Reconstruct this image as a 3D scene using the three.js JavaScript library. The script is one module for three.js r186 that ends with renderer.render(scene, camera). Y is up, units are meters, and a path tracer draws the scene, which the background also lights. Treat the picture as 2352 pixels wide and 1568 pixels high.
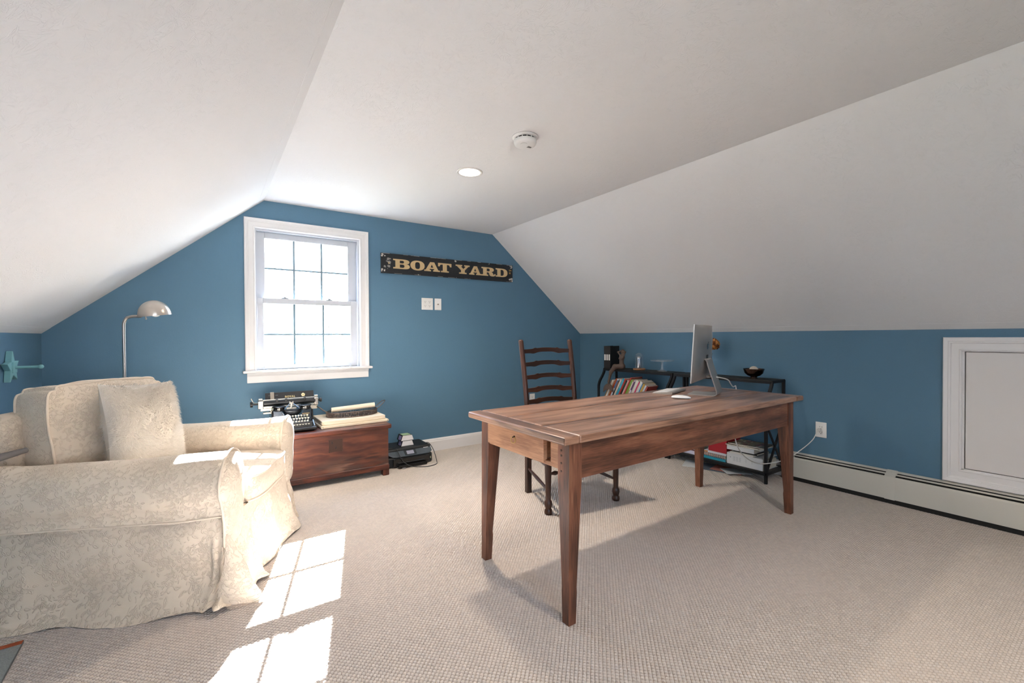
import * as THREE from 'three';
import { RoundedBoxGeometry } from 'three/addons/geometries/RoundedBoxGeometry.js';
import { mergeGeometries, mergeVertices, toCreasedNormals } from 'three/addons/utils/BufferGeometryUtils.js';
import { RectAreaLightUniformsLib } from 'three/addons/lights/RectAreaLightUniformsLib.js';
import { MarchingCubes } from 'three/addons/objects/MarchingCubes.js';

// ------------------------------------------------------------------ camera, sky, sun, exposure
const scene = new THREE.Scene();
const V = (x, y, z) => new THREE.Vector3(x, y, z);
const camera = new THREE.PerspectiveCamera(2 * Math.atan(784 / 1015.566) * 180 / Math.PI, 2352 / 1568, 0.05, 300);
{
  const yaw = 0.6013, pitch = 0.0112, roll = -0.0046;
  camera.position.set(0, 1.12, 4.019);
  const fw = V(Math.sin(yaw) * Math.cos(pitch), -Math.sin(pitch), -Math.cos(yaw) * Math.cos(pitch));
  const r = V(Math.cos(yaw), 0, Math.sin(yaw)), u = r.clone().cross(fw);
  camera.up.copy(u.multiplyScalar(Math.cos(roll)).addScaledVector(r, -Math.sin(roll)));
  camera.lookAt(camera.position.clone().add(fw));
}
const renderer = new THREE.WebGLRenderer();
renderer.toneMapping = THREE.LinearToneMapping;
renderer.toneMappingExposure = 2.5;
renderer.shadowMap.enabled = true;
RectAreaLightUniformsLib.init();

{ // sky: pale haze at the horizon, soft blue overhead
  const W = 64, H = 32, d = new Float32Array(W * H * 4);
  for (let j = 0; j < H; j++) {
    const e = ((j + 0.5) / H - 0.5) * Math.PI, t = Math.pow(Math.max(0, Math.sin(e)), 0.55);
    for (let i = 0; i < W; i++) { const o = (j * W + i) * 4; d[o] = 0.94 - 0.44 * t; d[o + 1] = 1.0 - 0.26 * t; d[o + 2] = 1.1 - 0.02 * t; d[o + 3] = 1; }
  }
  const t = new THREE.DataTexture(d, W, H, THREE.RGBAFormat, THREE.FloatType);
  t.mapping = THREE.EquirectangularReflectionMapping; t.magFilter = THREE.LinearFilter; t.needsUpdate = true;
  scene.background = t; scene.backgroundIntensity = 6.5;
}
const sun = new THREE.DirectionalLight(new THREE.Color().setRGB(0.92, 1, 1.12), 58);
sun.name = 'sun_light';
sun.position.set(0.7 + 0.43 * 12, 12.9, -1.53 * 12); sun.target.position.set(0.7, 0.9, 0);
sun.castShadow = true; sun.shadow.mapSize.set(2048, 2048); sun.shadow.radius = 0.4;
Object.assign(sun.shadow.camera, { left: -6, right: 6, top: 6, bottom: -6, near: 1, far: 60 });
scene.add(sun, sun.target);

// ------------------------------------------------------------------ helpers
let seed = 7;
const rnd = () => { seed = (seed + 0x6d2b79f5) | 0; let t = Math.imul(seed ^ (seed >>> 15), 1 | seed); t = (t + Math.imul(t ^ (t >>> 7), 61 | t)) ^ t; return ((t ^ (t >>> 14)) >>> 0) / 4294967296; };
const rr = (a, b) => a + (b - a) * rnd();
const clamp = (x, a = 0, b = 1) => Math.min(b, Math.max(a, x));
const mix = (a, b, t) => a + (b - a) * t;
const sstep = (a, b, x) => { const t = clamp((x - a) / (b - a)); return t * t * (3 - 2 * t); };
const hash = (x, y, s) => { let h = Math.imul(x | 0, 374761393) + Math.imul(y | 0, 668265263) + Math.imul(s | 0, 2147483647 ^ 974711); h = Math.imul(h ^ (h >>> 13), 1274126177); return ((h ^ (h >>> 16)) >>> 0) / 4294967296; };
function vnoise(x, y, px, py, s) { // value noise, periodic
  const ix = Math.floor(x), iy = Math.floor(y), fx = x - ix, fy = y - iy, sx = fx * fx * (3 - 2 * fx), sy = fy * fy * (3 - 2 * fy);
  const m = (a, p) => ((a % p) + p) % p, x0 = m(ix, px), x1 = m(ix + 1, px), y0 = m(iy, py), y1 = m(iy + 1, py);
  return mix(mix(hash(x0, y0, s), hash(x1, y0, s), sx), mix(hash(x0, y1, s), hash(x1, y1, s), sx), sy);
}
function fbm(u, v, fx, fy, s, oct = 4) { let a = 0.5, r = 0, n = 0; for (let i = 0; i < oct; i++) { r += a * vnoise(u * fx, v * fy, fx, fy, s + i * 17); n += a; a *= 0.5; fx *= 2; fy *= 2; } return r / n; }
const n3 = (x, y, z, s = 0) => { // smooth 3-d noise, -1..1
  const q = (a, b, k) => vnoise(a + 1000, b + 1000, 4096, 4096, s + k) * 2 - 1;
  return (q(x, y + z * 0.37, 1) + q(y - x * 0.21, z, 2) + q(z, x + y * 0.31, 3)) / 3 * 1.6;
};
const taken = {};
function numbered(name) { const k = taken[name] = (taken[name] ?? -1) + 1; return k ? name + '_' + String(k).padStart(3, '0') : name; }
function add(o, parent) { (parent ?? scene).add(o); return o; }
function shadows(o) { o.castShadow = o.receiveShadow = true; return o; }
function tag(o, label, category, group) { o.userData.label = label; o.userData.category = category; if (group) o.userData.group = group; return o; }
function group(name, label, category, pos = [0, 0, 0], turn = 0, grp) { const g = new THREE.Group(); g.name = numbered(name); g.position.set(...pos); g.rotation.y = turn; tag(g, label, category, grp); scene.add(g); return g; }
function part(name, geo, mat, parent, label) { const m = shadows(new THREE.Mesh(geo, mat)); m.name = parent ? name : numbered(name); if (label) m.userData.label = label; return add(m, parent); }
function single(name, geo, mat, label, category, grp) { return tag(part(name, geo, mat, null), label, category, grp); }
function struct(name, geo, mat, parent) { const m = part(name, geo, mat, parent); if (!parent) m.userData.kind = 'structure'; return m; }
function sgroup(name) { const g = new THREE.Group(); g.name = name; g.userData.kind = 'structure'; scene.add(g); return g; }
// geometry
function boxUV(g, grain = 0, ou = 0, ov = 0) { // uv in metres from the dominant normal; u runs along the grain axis
  g = g.index ? g.toNonIndexed() : g;
  const p = g.attributes.position, uv = new Float32Array(p.count * 2), a = V(), b = V(), c = V();
  for (let i = 0; i < p.count; i += 3) {
    a.fromBufferAttribute(p, i); b.fromBufferAttribute(p, i + 1); c.fromBufferAttribute(p, i + 2);
    const n = b.clone().sub(a).cross(c.clone().sub(a)), an = [Math.abs(n.x), Math.abs(n.y), Math.abs(n.z)], k = an.indexOf(Math.max(...an));
    let ua = grain; if (k === grain) ua = (grain + 1) % 3;
    const va = 3 - k - ua;
    [a, b, c].forEach((q, j) => { const arr = q.toArray(); uv[(i + j) * 2] = arr[ua] + ou; uv[(i + j) * 2 + 1] = arr[va] + ov + k * 0.37; });
  }
  g.setAttribute('uv', new THREE.BufferAttribute(uv, 2)); return g;
}
function bx(x0, x1, y0, y1, z0, z1, r = 0, seg = 2) { // box by bounds, edges rounded by r
  const w = x1 - x0, h = y1 - y0, d = z1 - z0, g = r > 0 ? new RoundedBoxGeometry(w, h, d, seg, Math.min(r, w / 2.01, h / 2.01, d / 2.01)) : new THREE.BoxGeometry(w, h, d);
  return g.translate((x0 + x1) / 2, (y0 + y1) / 2, (z0 + z1) / 2);
}
const wbx = (x0, x1, y0, y1, z0, z1, r, grain = 0) => boxUV(bx(x0, x1, y0, y1, z0, z1, r), grain, rr(0, 3), rr(0, 3));
function tube(pts, r, n = 48, k = 8, closed = false) { return new THREE.TubeGeometry(new THREE.CatmullRomCurve3(pts.map((p) => V(...p)), closed, 'centripetal'), n, r, k, closed); }
function rod(a, b, r, k = 8) { const A = V(...a), B = V(...b), d = B.clone().sub(A), g = new THREE.CylinderGeometry(r, r, d.length(), k); g.applyQuaternion(new THREE.Quaternion().setFromUnitVectors(V(0, 1, 0), d.normalize())); return g.translate((a[0] + b[0]) / 2, (a[1] + b[1]) / 2, (a[2] + b[2]) / 2); }
function bar(a, b, w, h) { // square bar from a to b
  const A = V(...a), B = V(...b), d = B.clone().sub(A), L = d.length(), g = new THREE.BoxGeometry(w, h ?? w, L);
  const m = new THREE.Matrix4().lookAt(A, B, Math.abs(d.y) > 0.95 * L ? V(0, 0, 1) : V(0, 1, 0)); g.applyMatrix4(m);
  return g.translate((a[0] + b[0]) / 2, (a[1] + b[1]) / 2, (a[2] + b[2]) / 2);
}
function lathe(prof, k = 32) { return new THREE.LatheGeometry(prof.map(([r, y]) => new THREE.Vector2(Math.max(r, 1e-4), y)), k); }
function merge(list) { const all = list.map((g) => { const h = g.index ? g.toNonIndexed() : g.clone(); for (const k of Object.keys(h.attributes)) if (!['position', 'normal', 'uv'].includes(k)) h.deleteAttribute(k); if (!h.attributes.uv) h.setAttribute('uv', new THREE.BufferAttribute(new Float32Array(h.attributes.position.count * 2), 2)); if (!h.attributes.normal) h.computeVertexNormals(); return h; }); return mergeGeometries(all); }
function grid(fn, nu, nv, closeU = false) { // surface through fn(s,t), s,t in 0..1, uv in metres
  const P = [], uv = [], idx = [];
  for (let j = 0; j <= nv; j++) for (let i = 0; i <= nu; i++) P.push(fn(i / nu, j / nv));
  const at = (i, j) => P[j * (nu + 1) + i], mid = Math.floor(nv / 2), su = [0], sv = [0];
  for (let i = 1; i <= nu; i++) su.push(su[i - 1] + Math.max(at(i, mid).distanceTo(at(i - 1, mid)), at(i, 0).distanceTo(at(i - 1, 0))));
  const mu = Math.floor(nu / 2);
  for (let j = 1; j <= nv; j++) sv.push(sv[j - 1] + at(mu, j).distanceTo(at(mu, j - 1)));
  for (let j = 0; j <= nv; j++) for (let i = 0; i <= nu; i++) uv.push(su[i], sv[j]);
  for (let j = 0; j < nv; j++) for (let i = 0; i < nu; i++) { const a = j * (nu + 1) + i, b = a + 1, c = a + nu + 1, d = c + 1; idx.push(a, b, d, a, d, c); }
  const g = new THREE.BufferGeometry(); g.setAttribute('position', new THREE.Float32BufferAttribute(P.flatMap((p) => [p.x, p.y, p.z]), 3)); g.setAttribute('uv', new THREE.Float32BufferAttribute(uv, 2)); g.setIndex(idx); g.computeVertexNormals();
  if (closeU) { const n = g.attributes.normal; for (let j = 0; j <= nv; j++) { const a = j * (nu + 1), b = a + nu, m = V().fromBufferAttribute(n, a).add(V().fromBufferAttribute(n, b)).normalize(); n.setXYZ(a, m.x, m.y, m.z); n.setXYZ(b, m.x, m.y, m.z); } }
  return g;
}
function poly(pts) { const s = new THREE.Shape(); pts.forEach(([x, y], i) => (i ? s.lineTo(x, y) : s.moveTo(x, y))); return s; }
function extr(shape, depth, bevel = 0, seg = 2, curve = 12) { return new THREE.ExtrudeGeometry(shape, { depth: depth - 2 * bevel, bevelEnabled: bevel > 0, bevelSize: bevel, bevelThickness: bevel, bevelOffset: -bevel, bevelSegments: seg, curveSegments: curve }).translate(0, 0, bevel); }
// materials and textures
const C = (h) => new THREE.Color(h);
const mat = (color, roughness = 0.6, o = {}) => new THREE.MeshStandardMaterial({ color: C(color), roughness, ...o });
const phys = (color, roughness, o = {}) => new THREE.MeshPhysicalMaterial({ color: C(color), roughness, ...o });
const metal = (color, roughness = 0.35) => mat(color, roughness, { metalness: 1 });
const glass = (o = {}) => new THREE.MeshPhysicalMaterial({ color: 0xffffff, roughness: 0.02, transmission: 1, thickness: 0, ior: 1.5, ...o });
function dtex(W, H, fn, srgb, rep = [1, 1]) { // fn(u,v) -> grey 0..1 or [r,g,b] 0..255
  const d = new Uint8Array(W * H * 4);
  for (let j = 0; j < H; j++) for (let i = 0; i < W; i++) { const c = fn((i + 0.5) / W, (j + 0.5) / H), o = (j * W + i) * 4; if (typeof c === 'number') d[o] = d[o + 1] = d[o + 2] = clamp(c) * 255; else { d[o] = clamp(c[0], 0, 255); d[o + 1] = clamp(c[1], 0, 255); d[o + 2] = clamp(c[2], 0, 255); } d[o + 3] = 255; }
  const t = new THREE.DataTexture(d, W, H); t.wrapS = t.wrapT = THREE.RepeatWrapping; t.magFilter = THREE.LinearFilter; t.repeat.set(...rep); if (srgb) t.colorSpace = THREE.SRGBColorSpace; t.needsUpdate = true; return t;
}
function ctex(W, H, draw, srgb = true, rep) {
  const c = document.createElement('canvas'); c.width = W; c.height = H; draw(c.getContext('2d'), W, H);
  const t = new THREE.CanvasTexture(c); if (srgb) t.colorSpace = THREE.SRGBColorSpace; if (rep) { t.wrapS = t.wrapT = THREE.RepeatWrapping; t.repeat.set(...rep); } return t;
}
const rgb = (h) => [(h >> 16) & 255, (h >> 8) & 255, h & 255];
const mix3 = (a, b, t) => [mix(a[0], b[0], t), mix(a[1], b[1], t), mix(a[2], b[2], t)];
function wood(s, dark, midc, light, { lu = 1.3, lv = 0.5, rings = 9, warp = 2.2, W = 1024, H = 512, blotch = 0.5, rough = 0.45, bump = 0.0006, coat = 0, fibre = 0.35 } = {}) {
  const D = rgb(dark), Mi = rgb(midc), L = rgb(light), bumpD = new Float32Array(W * H);
  const map = dtex(W, H, (u, v) => {
    const wv = fbm(u, v, 3, 4, s, 3), ring = 0.5 + 0.5 * Math.sin(6.2832 * (v * rings + wv * warp + 0.6 * fbm(u, v, 2, 2, s + 5, 2)));
    const fi = vnoise(u * 22, v * 260, 22, 260, s + 9), f2 = vnoise(u * 60, v * 120, 60, 120, s + 12), bl = fbm(u, v, 4, 5, s + 31, 4);
    let t = 0.45 + 0.3 * (ring - 0.5) + fibre * (fi - 0.5) + 0.12 * (f2 - 0.5) + blotch * 1.6 * (bl - 0.5);
    const streak = sstep(0.72, 0.9, vnoise(u * 7, v * 40, 7, 40, s + 77)); t -= 0.35 * streak * blotch;
    bumpD[Math.min(H - 1, Math.floor(v * H)) * W + Math.min(W - 1, Math.floor(u * W))] = 0.5 + 0.5 * (fi - 0.5) + 0.3 * (ring - 0.5);
    t = clamp(t, -0.1, 1.1);
    return t < 0.5 ? mix3(D, Mi, t * 2) : mix3(Mi, L, t * 2 - 1);
  }, true, [1 / lu, 1 / lv]);
  const bm = dtex(W, H, (u, v) => bumpD[Math.min(H - 1, Math.floor(v * H)) * W + Math.min(W - 1, Math.floor(u * W))], false, [1 / lu, 1 / lv]);
  return new THREE.MeshPhysicalMaterial({ map, bumpMap: bm, bumpScale: bump, roughness: rough, clearcoat: coat, clearcoatRoughness: 0.25 });
}
// ------------------------------------------------------------------ room shell
const XL = -0.879, XR = 3.7745, HK = 1.1535, HC = 2.2096, XA = 0.3726, XB = 2.5112, ZB = 5.8; // knee walls, ceiling, rear wall
const wallBump = dtex(512, 512, (u, v) => 0.5 * fbm(u, v, 90, 90, 3, 2) + 0.5 * vnoise(u * 200, v * 200, 200, 200, 8), false, [1 / 0.6, 1 / 0.6]);
const wallMat = mat(0x557a92, 0.62, { bumpMap: wallBump, bumpScale: 0.0005 });
const plasterBump = ctex(2048, 2048, (g, W, H) => { // slap-brush plaster: fans of short curved strokes
  g.fillStyle = '#707070'; g.fillRect(0, 0, W, H);
  for (let k = 0; k < 2600; k++) {
    const cx = rnd() * W, cy = rnd() * H, a0 = rnd() * 6.28, n = 5 + rnd() * 10, R = 26 + rnd() * 62, A = 0.3 + rnd() * 1.1;
    for (let i = 0; i < n; i++) {
      const a = a0 + A * (i / n - 0.5) + rr(-0.12, 0.12), r0 = R * rr(0.1, 0.5), r1 = R * rr(0.6, 1.25), b = rr(-0.35, 0.35), ox = rr(-8, 8), oy = rr(-8, 8), s = Math.floor(rr(70, 225));
      for (const dx of [-W, 0, W]) for (const dy of [-H, 0, H]) {
        if (cx + dx < -160 || cx + dx > W + 160 || cy + dy < -160 || cy + dy > H + 160) continue;
        g.strokeStyle = `rgba(${s},${s},${s},0.5)`; g.lineWidth = rr(1.6, 4.5); g.lineCap = 'round'; g.beginPath();
        g.moveTo(cx + dx + ox + r0 * Math.cos(a), cy + dy + oy + r0 * Math.sin(a));
        g.quadraticCurveTo(cx + dx + ox + (r0 + r1) / 2 * Math.cos(a + b), cy + dy + oy + (r0 + r1) / 2 * Math.sin(a + b), cx + dx + ox + r1 * Math.cos(a), cy + dy + oy + r1 * Math.sin(a)); g.stroke();
      }
    }
  }
}, false, [1 / 1.15, 1 / 1.15]);
const ceilMat = mat(0xebe9e8, 0.8, { bumpMap: plasterBump, bumpScale: 0.0022 });
const smoothMat = mat(0xebe9e8, 0.8, { bumpMap: wallBump, bumpScale: 0.0004 });
const trimMat = mat(0xe9e6e4, 0.38);
const trimBump = trimMat;
function slab(pts, n, th) { // planar polygon thickened to the outside along -n (n faces the room); uv in metres
  const N = V(...n).normalize(), P = pts.map((p) => V(...p)), O = P.map((p) => p.clone().addScaledVector(N, -th)), pos = [], uv = [];
  const e1 = P[1].clone().sub(P[0]).normalize(), e2 = N.clone().cross(e1), put = (q) => { pos.push(q.x, q.y, q.z); const d = q.clone().sub(P[0]); uv.push(d.dot(e1), d.dot(e2)); };
  const tri = (a, b, c) => { put(a); put(b); put(c); };
  for (let i = 1; i < P.length - 1; i++) { const f = P[i].clone().sub(P[0]).cross(P[i + 1].clone().sub(P[0])).dot(N) > 0; f ? tri(P[0], P[i], P[i + 1]) : tri(P[0], P[i + 1], P[i]); f ? tri(O[0], O[i + 1], O[i]) : tri(O[0], O[i], O[i + 1]); }
  for (let i = 0; i < P.length; i++) { const j = (i + 1) % P.length; tri(P[i], O[i], O[j]); tri(P[i], O[j], P[j]); }
  const g = new THREE.BufferGeometry(); g.setAttribute('position', new THREE.Float32BufferAttribute(pos, 3)); g.setAttribute('uv', new THREE.Float32BufferAttribute(uv, 2)); g.computeVertexNormals(); return g;
}
function shapeWall(outer, hole, z0, z1) { // wall in the xy plane with a rectangular hole
  const s = poly(outer); if (hole) s.holes.push(poly(hole));
  return boxUV(new THREE.ExtrudeGeometry(s, { depth: z1 - z0, bevelEnabled: false }).translate(0, 0, z0));
}
const WX0 = 0.308, WX1 = 1.114, WY0 = 0.862, WY1 = 1.985;
const gable = [[XL - 0.2, -0.3], [XR + 0.2, -0.3], [XR + 0.2, HK + 0.02], [XB + 0.1, HC + 0.15], [XA - 0.1, HC + 0.15], [XL - 0.2, HK + 0.02]];
struct('wall_back', shapeWall(gable, [[WX0 - 0.02, WY0 - 0.03], [WX1 + 0.02, WY0 - 0.03], [WX1 + 0.02, WY1 + 0.02], [WX0 - 0.02, WY1 + 0.02]], -0.16, 0), wallMat);
const RX0 = -0.36, RX1 = 0.95, RY0 = 0.62, RY1 = 1.58; // window in the opposite gable
struct('wall_rear', shapeWall(gable, [[RX0, RY0], [RX1, RY0], [RX1, RY1], [RX0, RY1]], ZB, ZB + 0.15), wallMat);
struct('wall_left', slab([[XL, -0.05, 0], [XL, -0.05, ZB], [XL, HK, ZB], [XL, HK, 0]], [1, 0, 0], 0.12), wallMat);
const AZ0 = 3.353, AZ1 = 4.03, AY0 = 0.300, AY1 = 1.02; // access door opening in the right knee wall
{ const s = poly([[0, -0.05], [ZB, -0.05], [ZB, HK], [0, HK]]); s.holes.push(poly([[AZ0, AY0], [AZ1, AY0], [AZ1, AY1], [AZ0, AY1]]));
  const g = new THREE.ExtrudeGeometry(s, { depth: 0.12, bevelEnabled: false }); g.applyMatrix4(new THREE.Matrix4().makeBasis(V(0, 0, 1), V(0, 1, 0), V(-1, 0, 0))); g.translate(XR + 0.12, 0, 0);
  struct('wall_right', boxUV(g), wallMat); }
struct('ceiling', slab([[XA, HC, 0], [XB, HC, 0], [XB, HC, ZB], [XA, HC, ZB]], [0, -1, 0], 0.12), ceilMat);
const nL = V(HC - HK, -(XA - XL), 0).normalize(), nR = V(-(HC - HK), -(XR - XB), 0).normalize();
struct('ceiling_left', slab([[XL, HK, 0], [XL, HK, ZB], [XA, HC, ZB], [XA, HC, 0]], nL.toArray(), 0.12), ceilMat);
struct('ceiling_right', slab([[XR, HK, 0], [XR, HK, ZB], [XB, HC, ZB], [XB, HC, 0]], nR.toArray(), 0.12), ceilMat);
// smooth taped strips where the slopes meet the flat ceiling and the knee walls
const strip = (x, y, dx, dy, n) => slab([[x, y, 0], [x, y, ZB], [x + dx * 0.055, y + dy * 0.055, ZB], [x + dx * 0.055, y + dy * 0.055, 0]].map((p) => V(...p).addScaledVector(n, 0.0012).toArray()), n.toArray(), 0.0011);
{ const l = V(XA - XL, HC - HK, 0).normalize(), r = V(XB - XR, HC - HK, 0).normalize();
  struct('trim_1', strip(XA, HC, -l.x, -l.y, nL), smoothMat); struct('trim_2', strip(XB, HC, -r.x, -r.y, nR), smoothMat); struct('trim_3', strip(XR, HK, r.x, r.y, nR), smoothMat); struct('trim_4', strip(XL, HK, l.x, l.y, nL), smoothMat); }

// floor: backing plus looped carpet
const carpetCol = 0xcec2b8;
struct('floor', boxUV(bx(XL - 0.1, XR + 0.1, -0.1, -0.011, -0.15, ZB + 0.1)), mat(0x85766a, 0.95));
{
  const n = 6, pitch = 0.0134, hgt = (u, v) => { const a = Math.abs(u), b = Math.abs(v), e = 0.5 * (Math.pow(a, 6) + Math.pow(b, 6)); return 0.0006 * (1 - e) - 0.011 * sstep(0.30, 0.78, a * b); };
  const P = [], idx = [];
  const q = [-1, -0.86, -0.58, 0, 0.58, 0.86, 1];
  for (let j = 0; j <= n; j++) for (let i = 0; i <= n; i++) P.push(q[i] * pitch / 2, hgt(q[i], q[j]), q[j] * pitch / 2);
  for (let j = 0; j < n; j++) for (let i = 0; i < n; i++) { const a = j * (n + 1) + i; idx.push(a, a + n + 1, a + n + 2, a, a + n + 2, a + 1); }
  const g = new THREE.BufferGeometry(); g.setAttribute('position', new THREE.Float32BufferAttribute(P, 3)); g.setIndex(idx); g.computeVertexNormals();
  const z1 = 4.4, list = [], m = new THREE.Matrix4(), col = new THREE.Color(), rows = Math.ceil((z1 + 5) / pitch * 1.5);
  for (let a = -rows; a < rows; a++) for (let b = -rows; b < rows; b++) { const x = (a - b) * pitch * Math.SQRT1_2 + 1.4, z = (a + b) * pitch * Math.SQRT1_2 + 2; if (x > XL && x < XR && z > 0 && z < z1) list.push([x, z]); }
  const im = new THREE.InstancedMesh(g, mat(carpetCol, 0.95), list.length); im.name = 'carpet_loops'; im.userData = { kind: 'stuff', label: 'beige looped pile of the fitted carpet', category: 'carpet' };
  list.forEach(([x, z], i) => {
    const t = rr(-1, 1), s = 1 + 0.06 * t; m.makeRotationY(-Math.PI / 4 + rr(-0.02, 0.02)).scale(V(rr(1.0, 1.03), rr(0.85, 1.15), rr(1.0, 1.03))).setPosition(x + rr(-0.0003, 0.0003), rr(-0.0002, 0.0002), z + rr(-0.0003, 0.0003)); im.setMatrixAt(i, m);
    im.setColorAt(i, col.setRGB(0.97 + 0.05 * t, 0.97 + 0.045 * t, 0.965 + 0.04 * t));
  });
  shadows(im); scene.add(im);
}
// baseboard on the gable wall and along the right wall up to the heater
const bbProfile = (L) => { const s = poly([[0, 0], [0.014, 0], [0.014, 0.098], [0.011, 0.104], [0.011, 0.112], [0.008, 0.118], [0.004, 0.126], [0, 0.126]]); return new THREE.ExtrudeGeometry(s, { depth: L, bevelEnabled: false }); };
{ const g = bbProfile(XR - XL - 0.004); g.applyMatrix4(new THREE.Matrix4().makeBasis(V(0, 0, 1), V(0, 1, 0), V(-1, 0, 0))); g.translate(XR - 0.002, -0.004, 0.0005); struct('baseboard_back', g, trimMat); }
{ const g = bbProfile(2.36); g.applyMatrix4(new THREE.Matrix4().makeBasis(V(-1, 0, 0), V(0, 1, 0), V(0, 0, -1))); g.translate(XR - 0.0005, -0.004, 2.39); struct('baseboard_right', g, trimMat); }
{ const g = bbProfile(5.7); g.applyMatrix4(new THREE.Matrix4().makeBasis(V(1, 0, 0), V(0, 1, 0), V(0, 0, 1))); g.translate(XL + 0.0005, -0.004, 0.02); struct('baseboard_left', g, trimMat); }

// ------------------------------------------------------------------ window
{
  const w = sgroup('window_1');
  // moulded casing: profile across the width (0 = inner edge, 0.075 = outer edge)
  const prof = [[0, 0], [0, 0.010], [0.004, 0.014], [0.012, 0.014], [0.014, 0.012], [0.045, 0.012], [0.049, 0.016], [0.056, 0.017], [0.058, 0.021], [0.071, 0.023], [0.075, 0.020], [0.075, 0]];
  const cas = (a, b, inn, len0, len1) => { // mitred length: grid from inner to outer edges
    const g = grid((s, t) => { const [d, h] = prof[Math.round(t * (prof.length - 1))]; const k = d / 0.075; return inn(d, h, mix(a - k * len0, b + k * len1, s)); }, 1, prof.length - 1); return toCreasedNormals(g, 0.35);
  };
  part('casing', cas(WY0, WY1, (d, h, y) => V(WX0 - d, y, h), 0, 0.075), trimMat, w);
  part('casing', cas(WY0, WY1, (d, h, y) => V(WX1 + d, y, h), 0, 0.075), trimMat, w);
  part('head_casing', cas(WX0, WX1, (d, h, x) => V(x, WY1 + d, h), 0.075, 0.075), trimMat, w);
  part('stool', bx(0.215, 1.213, WY0 - 0.021, WY0, -0.05, 0.045, 0.007), trimMat, w);
  { const s = poly([[0, 0], [0.006, -0.004], [0.010, -0.006], [0.012, 0.045], [0.016, 0.052], [0.022, 0.064], [0.022, 0.0705], [0, 0.0705]]); const g = new THREE.ExtrudeGeometry(s, { depth: 0.938, bevelEnabled: false }); g.applyMatrix4(new THREE.Matrix4().makeBasis(V(0, 0, 1), V(0, 1, 0), V(-1, 0, 0))); g.translate(1.183, 0.7705, 0.0005); part('apron', g, trimMat, w); }
  const vinyl = mat(0xc2c4c9, 0.4);
  // jamb liners with stepped tracks
  part('jamb', merge([bx(WX0 - 0.019, WX0, WY0, WY1 + 0.019, -0.155, 0.0005), bx(WX0, WX0 + 0.012, WY0, WY1, -0.04, -0.018), bx(WX0, WX0 + 0.020, WY0, WY1, -0.155, -0.112)]), vinyl, w);
  part('jamb', merge([bx(WX1, WX1 + 0.019, WY0, WY1 + 0.019, -0.155, 0.0005), bx(WX1 - 0.012, WX1, WY0, WY1, -0.04, -0.018), bx(WX1 - 0.020, WX1, WY0, WY1, -0.155, -0.112)]), vinyl, w);
  part('head_jamb', merge([bx(WX0, WX1, WY1, WY1 + 0.019, -0.155, 0.0005), bx(WX0 + 0.012, WX1 - 0.012, WY1 - 0.012, WY1, -0.04, -0.018), bx(WX0 + 0.02, WX1 - 0.02, WY1 - 0.02, WY1, -0.155, -0.112)]), vinyl, w);
  part('sill', bx(WX0, WX1, WY0 - 0.029, WY0 + 0.002, -0.158, -0.05, 0.003), vinyl, w);
  const grille = mat(0x71868f, 0.5);
  function sash(x0, x1, gx0, gx1, y0, gy0, gy1, y1, z) { // frame bounds, glass bounds
    const s = new THREE.Group(); s.name = 'sash'; w.add(s);
    const d = 0.015;
    part('stile', bx(x0, gx0, y0, y1, z - d, z + d, 0.003), vinyl, s); part('stile', bx(gx1, x1, y0, y1, z - d, z + d, 0.003), vinyl, s);
    part('rail', bx(gx0, gx1, y0, gy0, z - d, z + d, 0.003), vinyl, s); part('rail', bx(gx0, gx1, gy1, y1, z - d, z + d, 0.003), vinyl, s);
    const xs = [0, 1, 2, 3].map((k) => mix(gx0, gx1, k / 3)), ys = [gy0, (gy0 + gy1) / 2, gy1];
    for (const x of [xs[1], xs[2]]) part('muntin', bx(x - 0.0078, x + 0.0078, gy0, gy1, z - 0.004, z + 0.004, 0.002), grille, s);
    part('muntin', bx(gx0, gx1, ys[1] - 0.0072, ys[1] + 0.0072, z - 0.0038, z + 0.0038, 0.002), grille, s);
    const gm = glass({ specularIntensity: 0.6 });
    for (let i = 0; i < 3; i++) for (let j = 0; j < 2; j++) part('pane', new THREE.PlaneGeometry(xs[i + 1] - xs[i] - 0.001, ys[j + 1] - ys[j] - 0.001).translate((xs[i] + xs[i + 1]) / 2, (ys[j] + ys[j + 1]) / 2, z + 0.0055), gm, s);
    return s;
  }
  sash(WX0 + 0.013, WX1 - 0.013, 0.381, 1.032, 1.400, 1.443, 1.928, WY1 - 0.012, -0.092);
  const lower = sash(WX0 + 0.013, WX1 - 0.013, 0.366, 1.045, WY0 + 0.003, 0.897, 1.397, 1.440, -0.058);
  for (const x of [0.525, 0.87]) { const lk = part('sash_lock', merge([bx(x - 0.028, x + 0.028, 1.440, 1.447, -0.066, -0.047, 0.003), lathe([[0.0, 0], [0.011, 0], [0.011, 0.008], [0.006, 0.012], [0, 0.012]], 16).translate(x, 1.446, -0.056), bx(x - 0.006, x + 0.022, 1.454, 1.459, -0.060, -0.052, 0.002)]), metal(0x8d9298, 0.4), w); }
}
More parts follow.
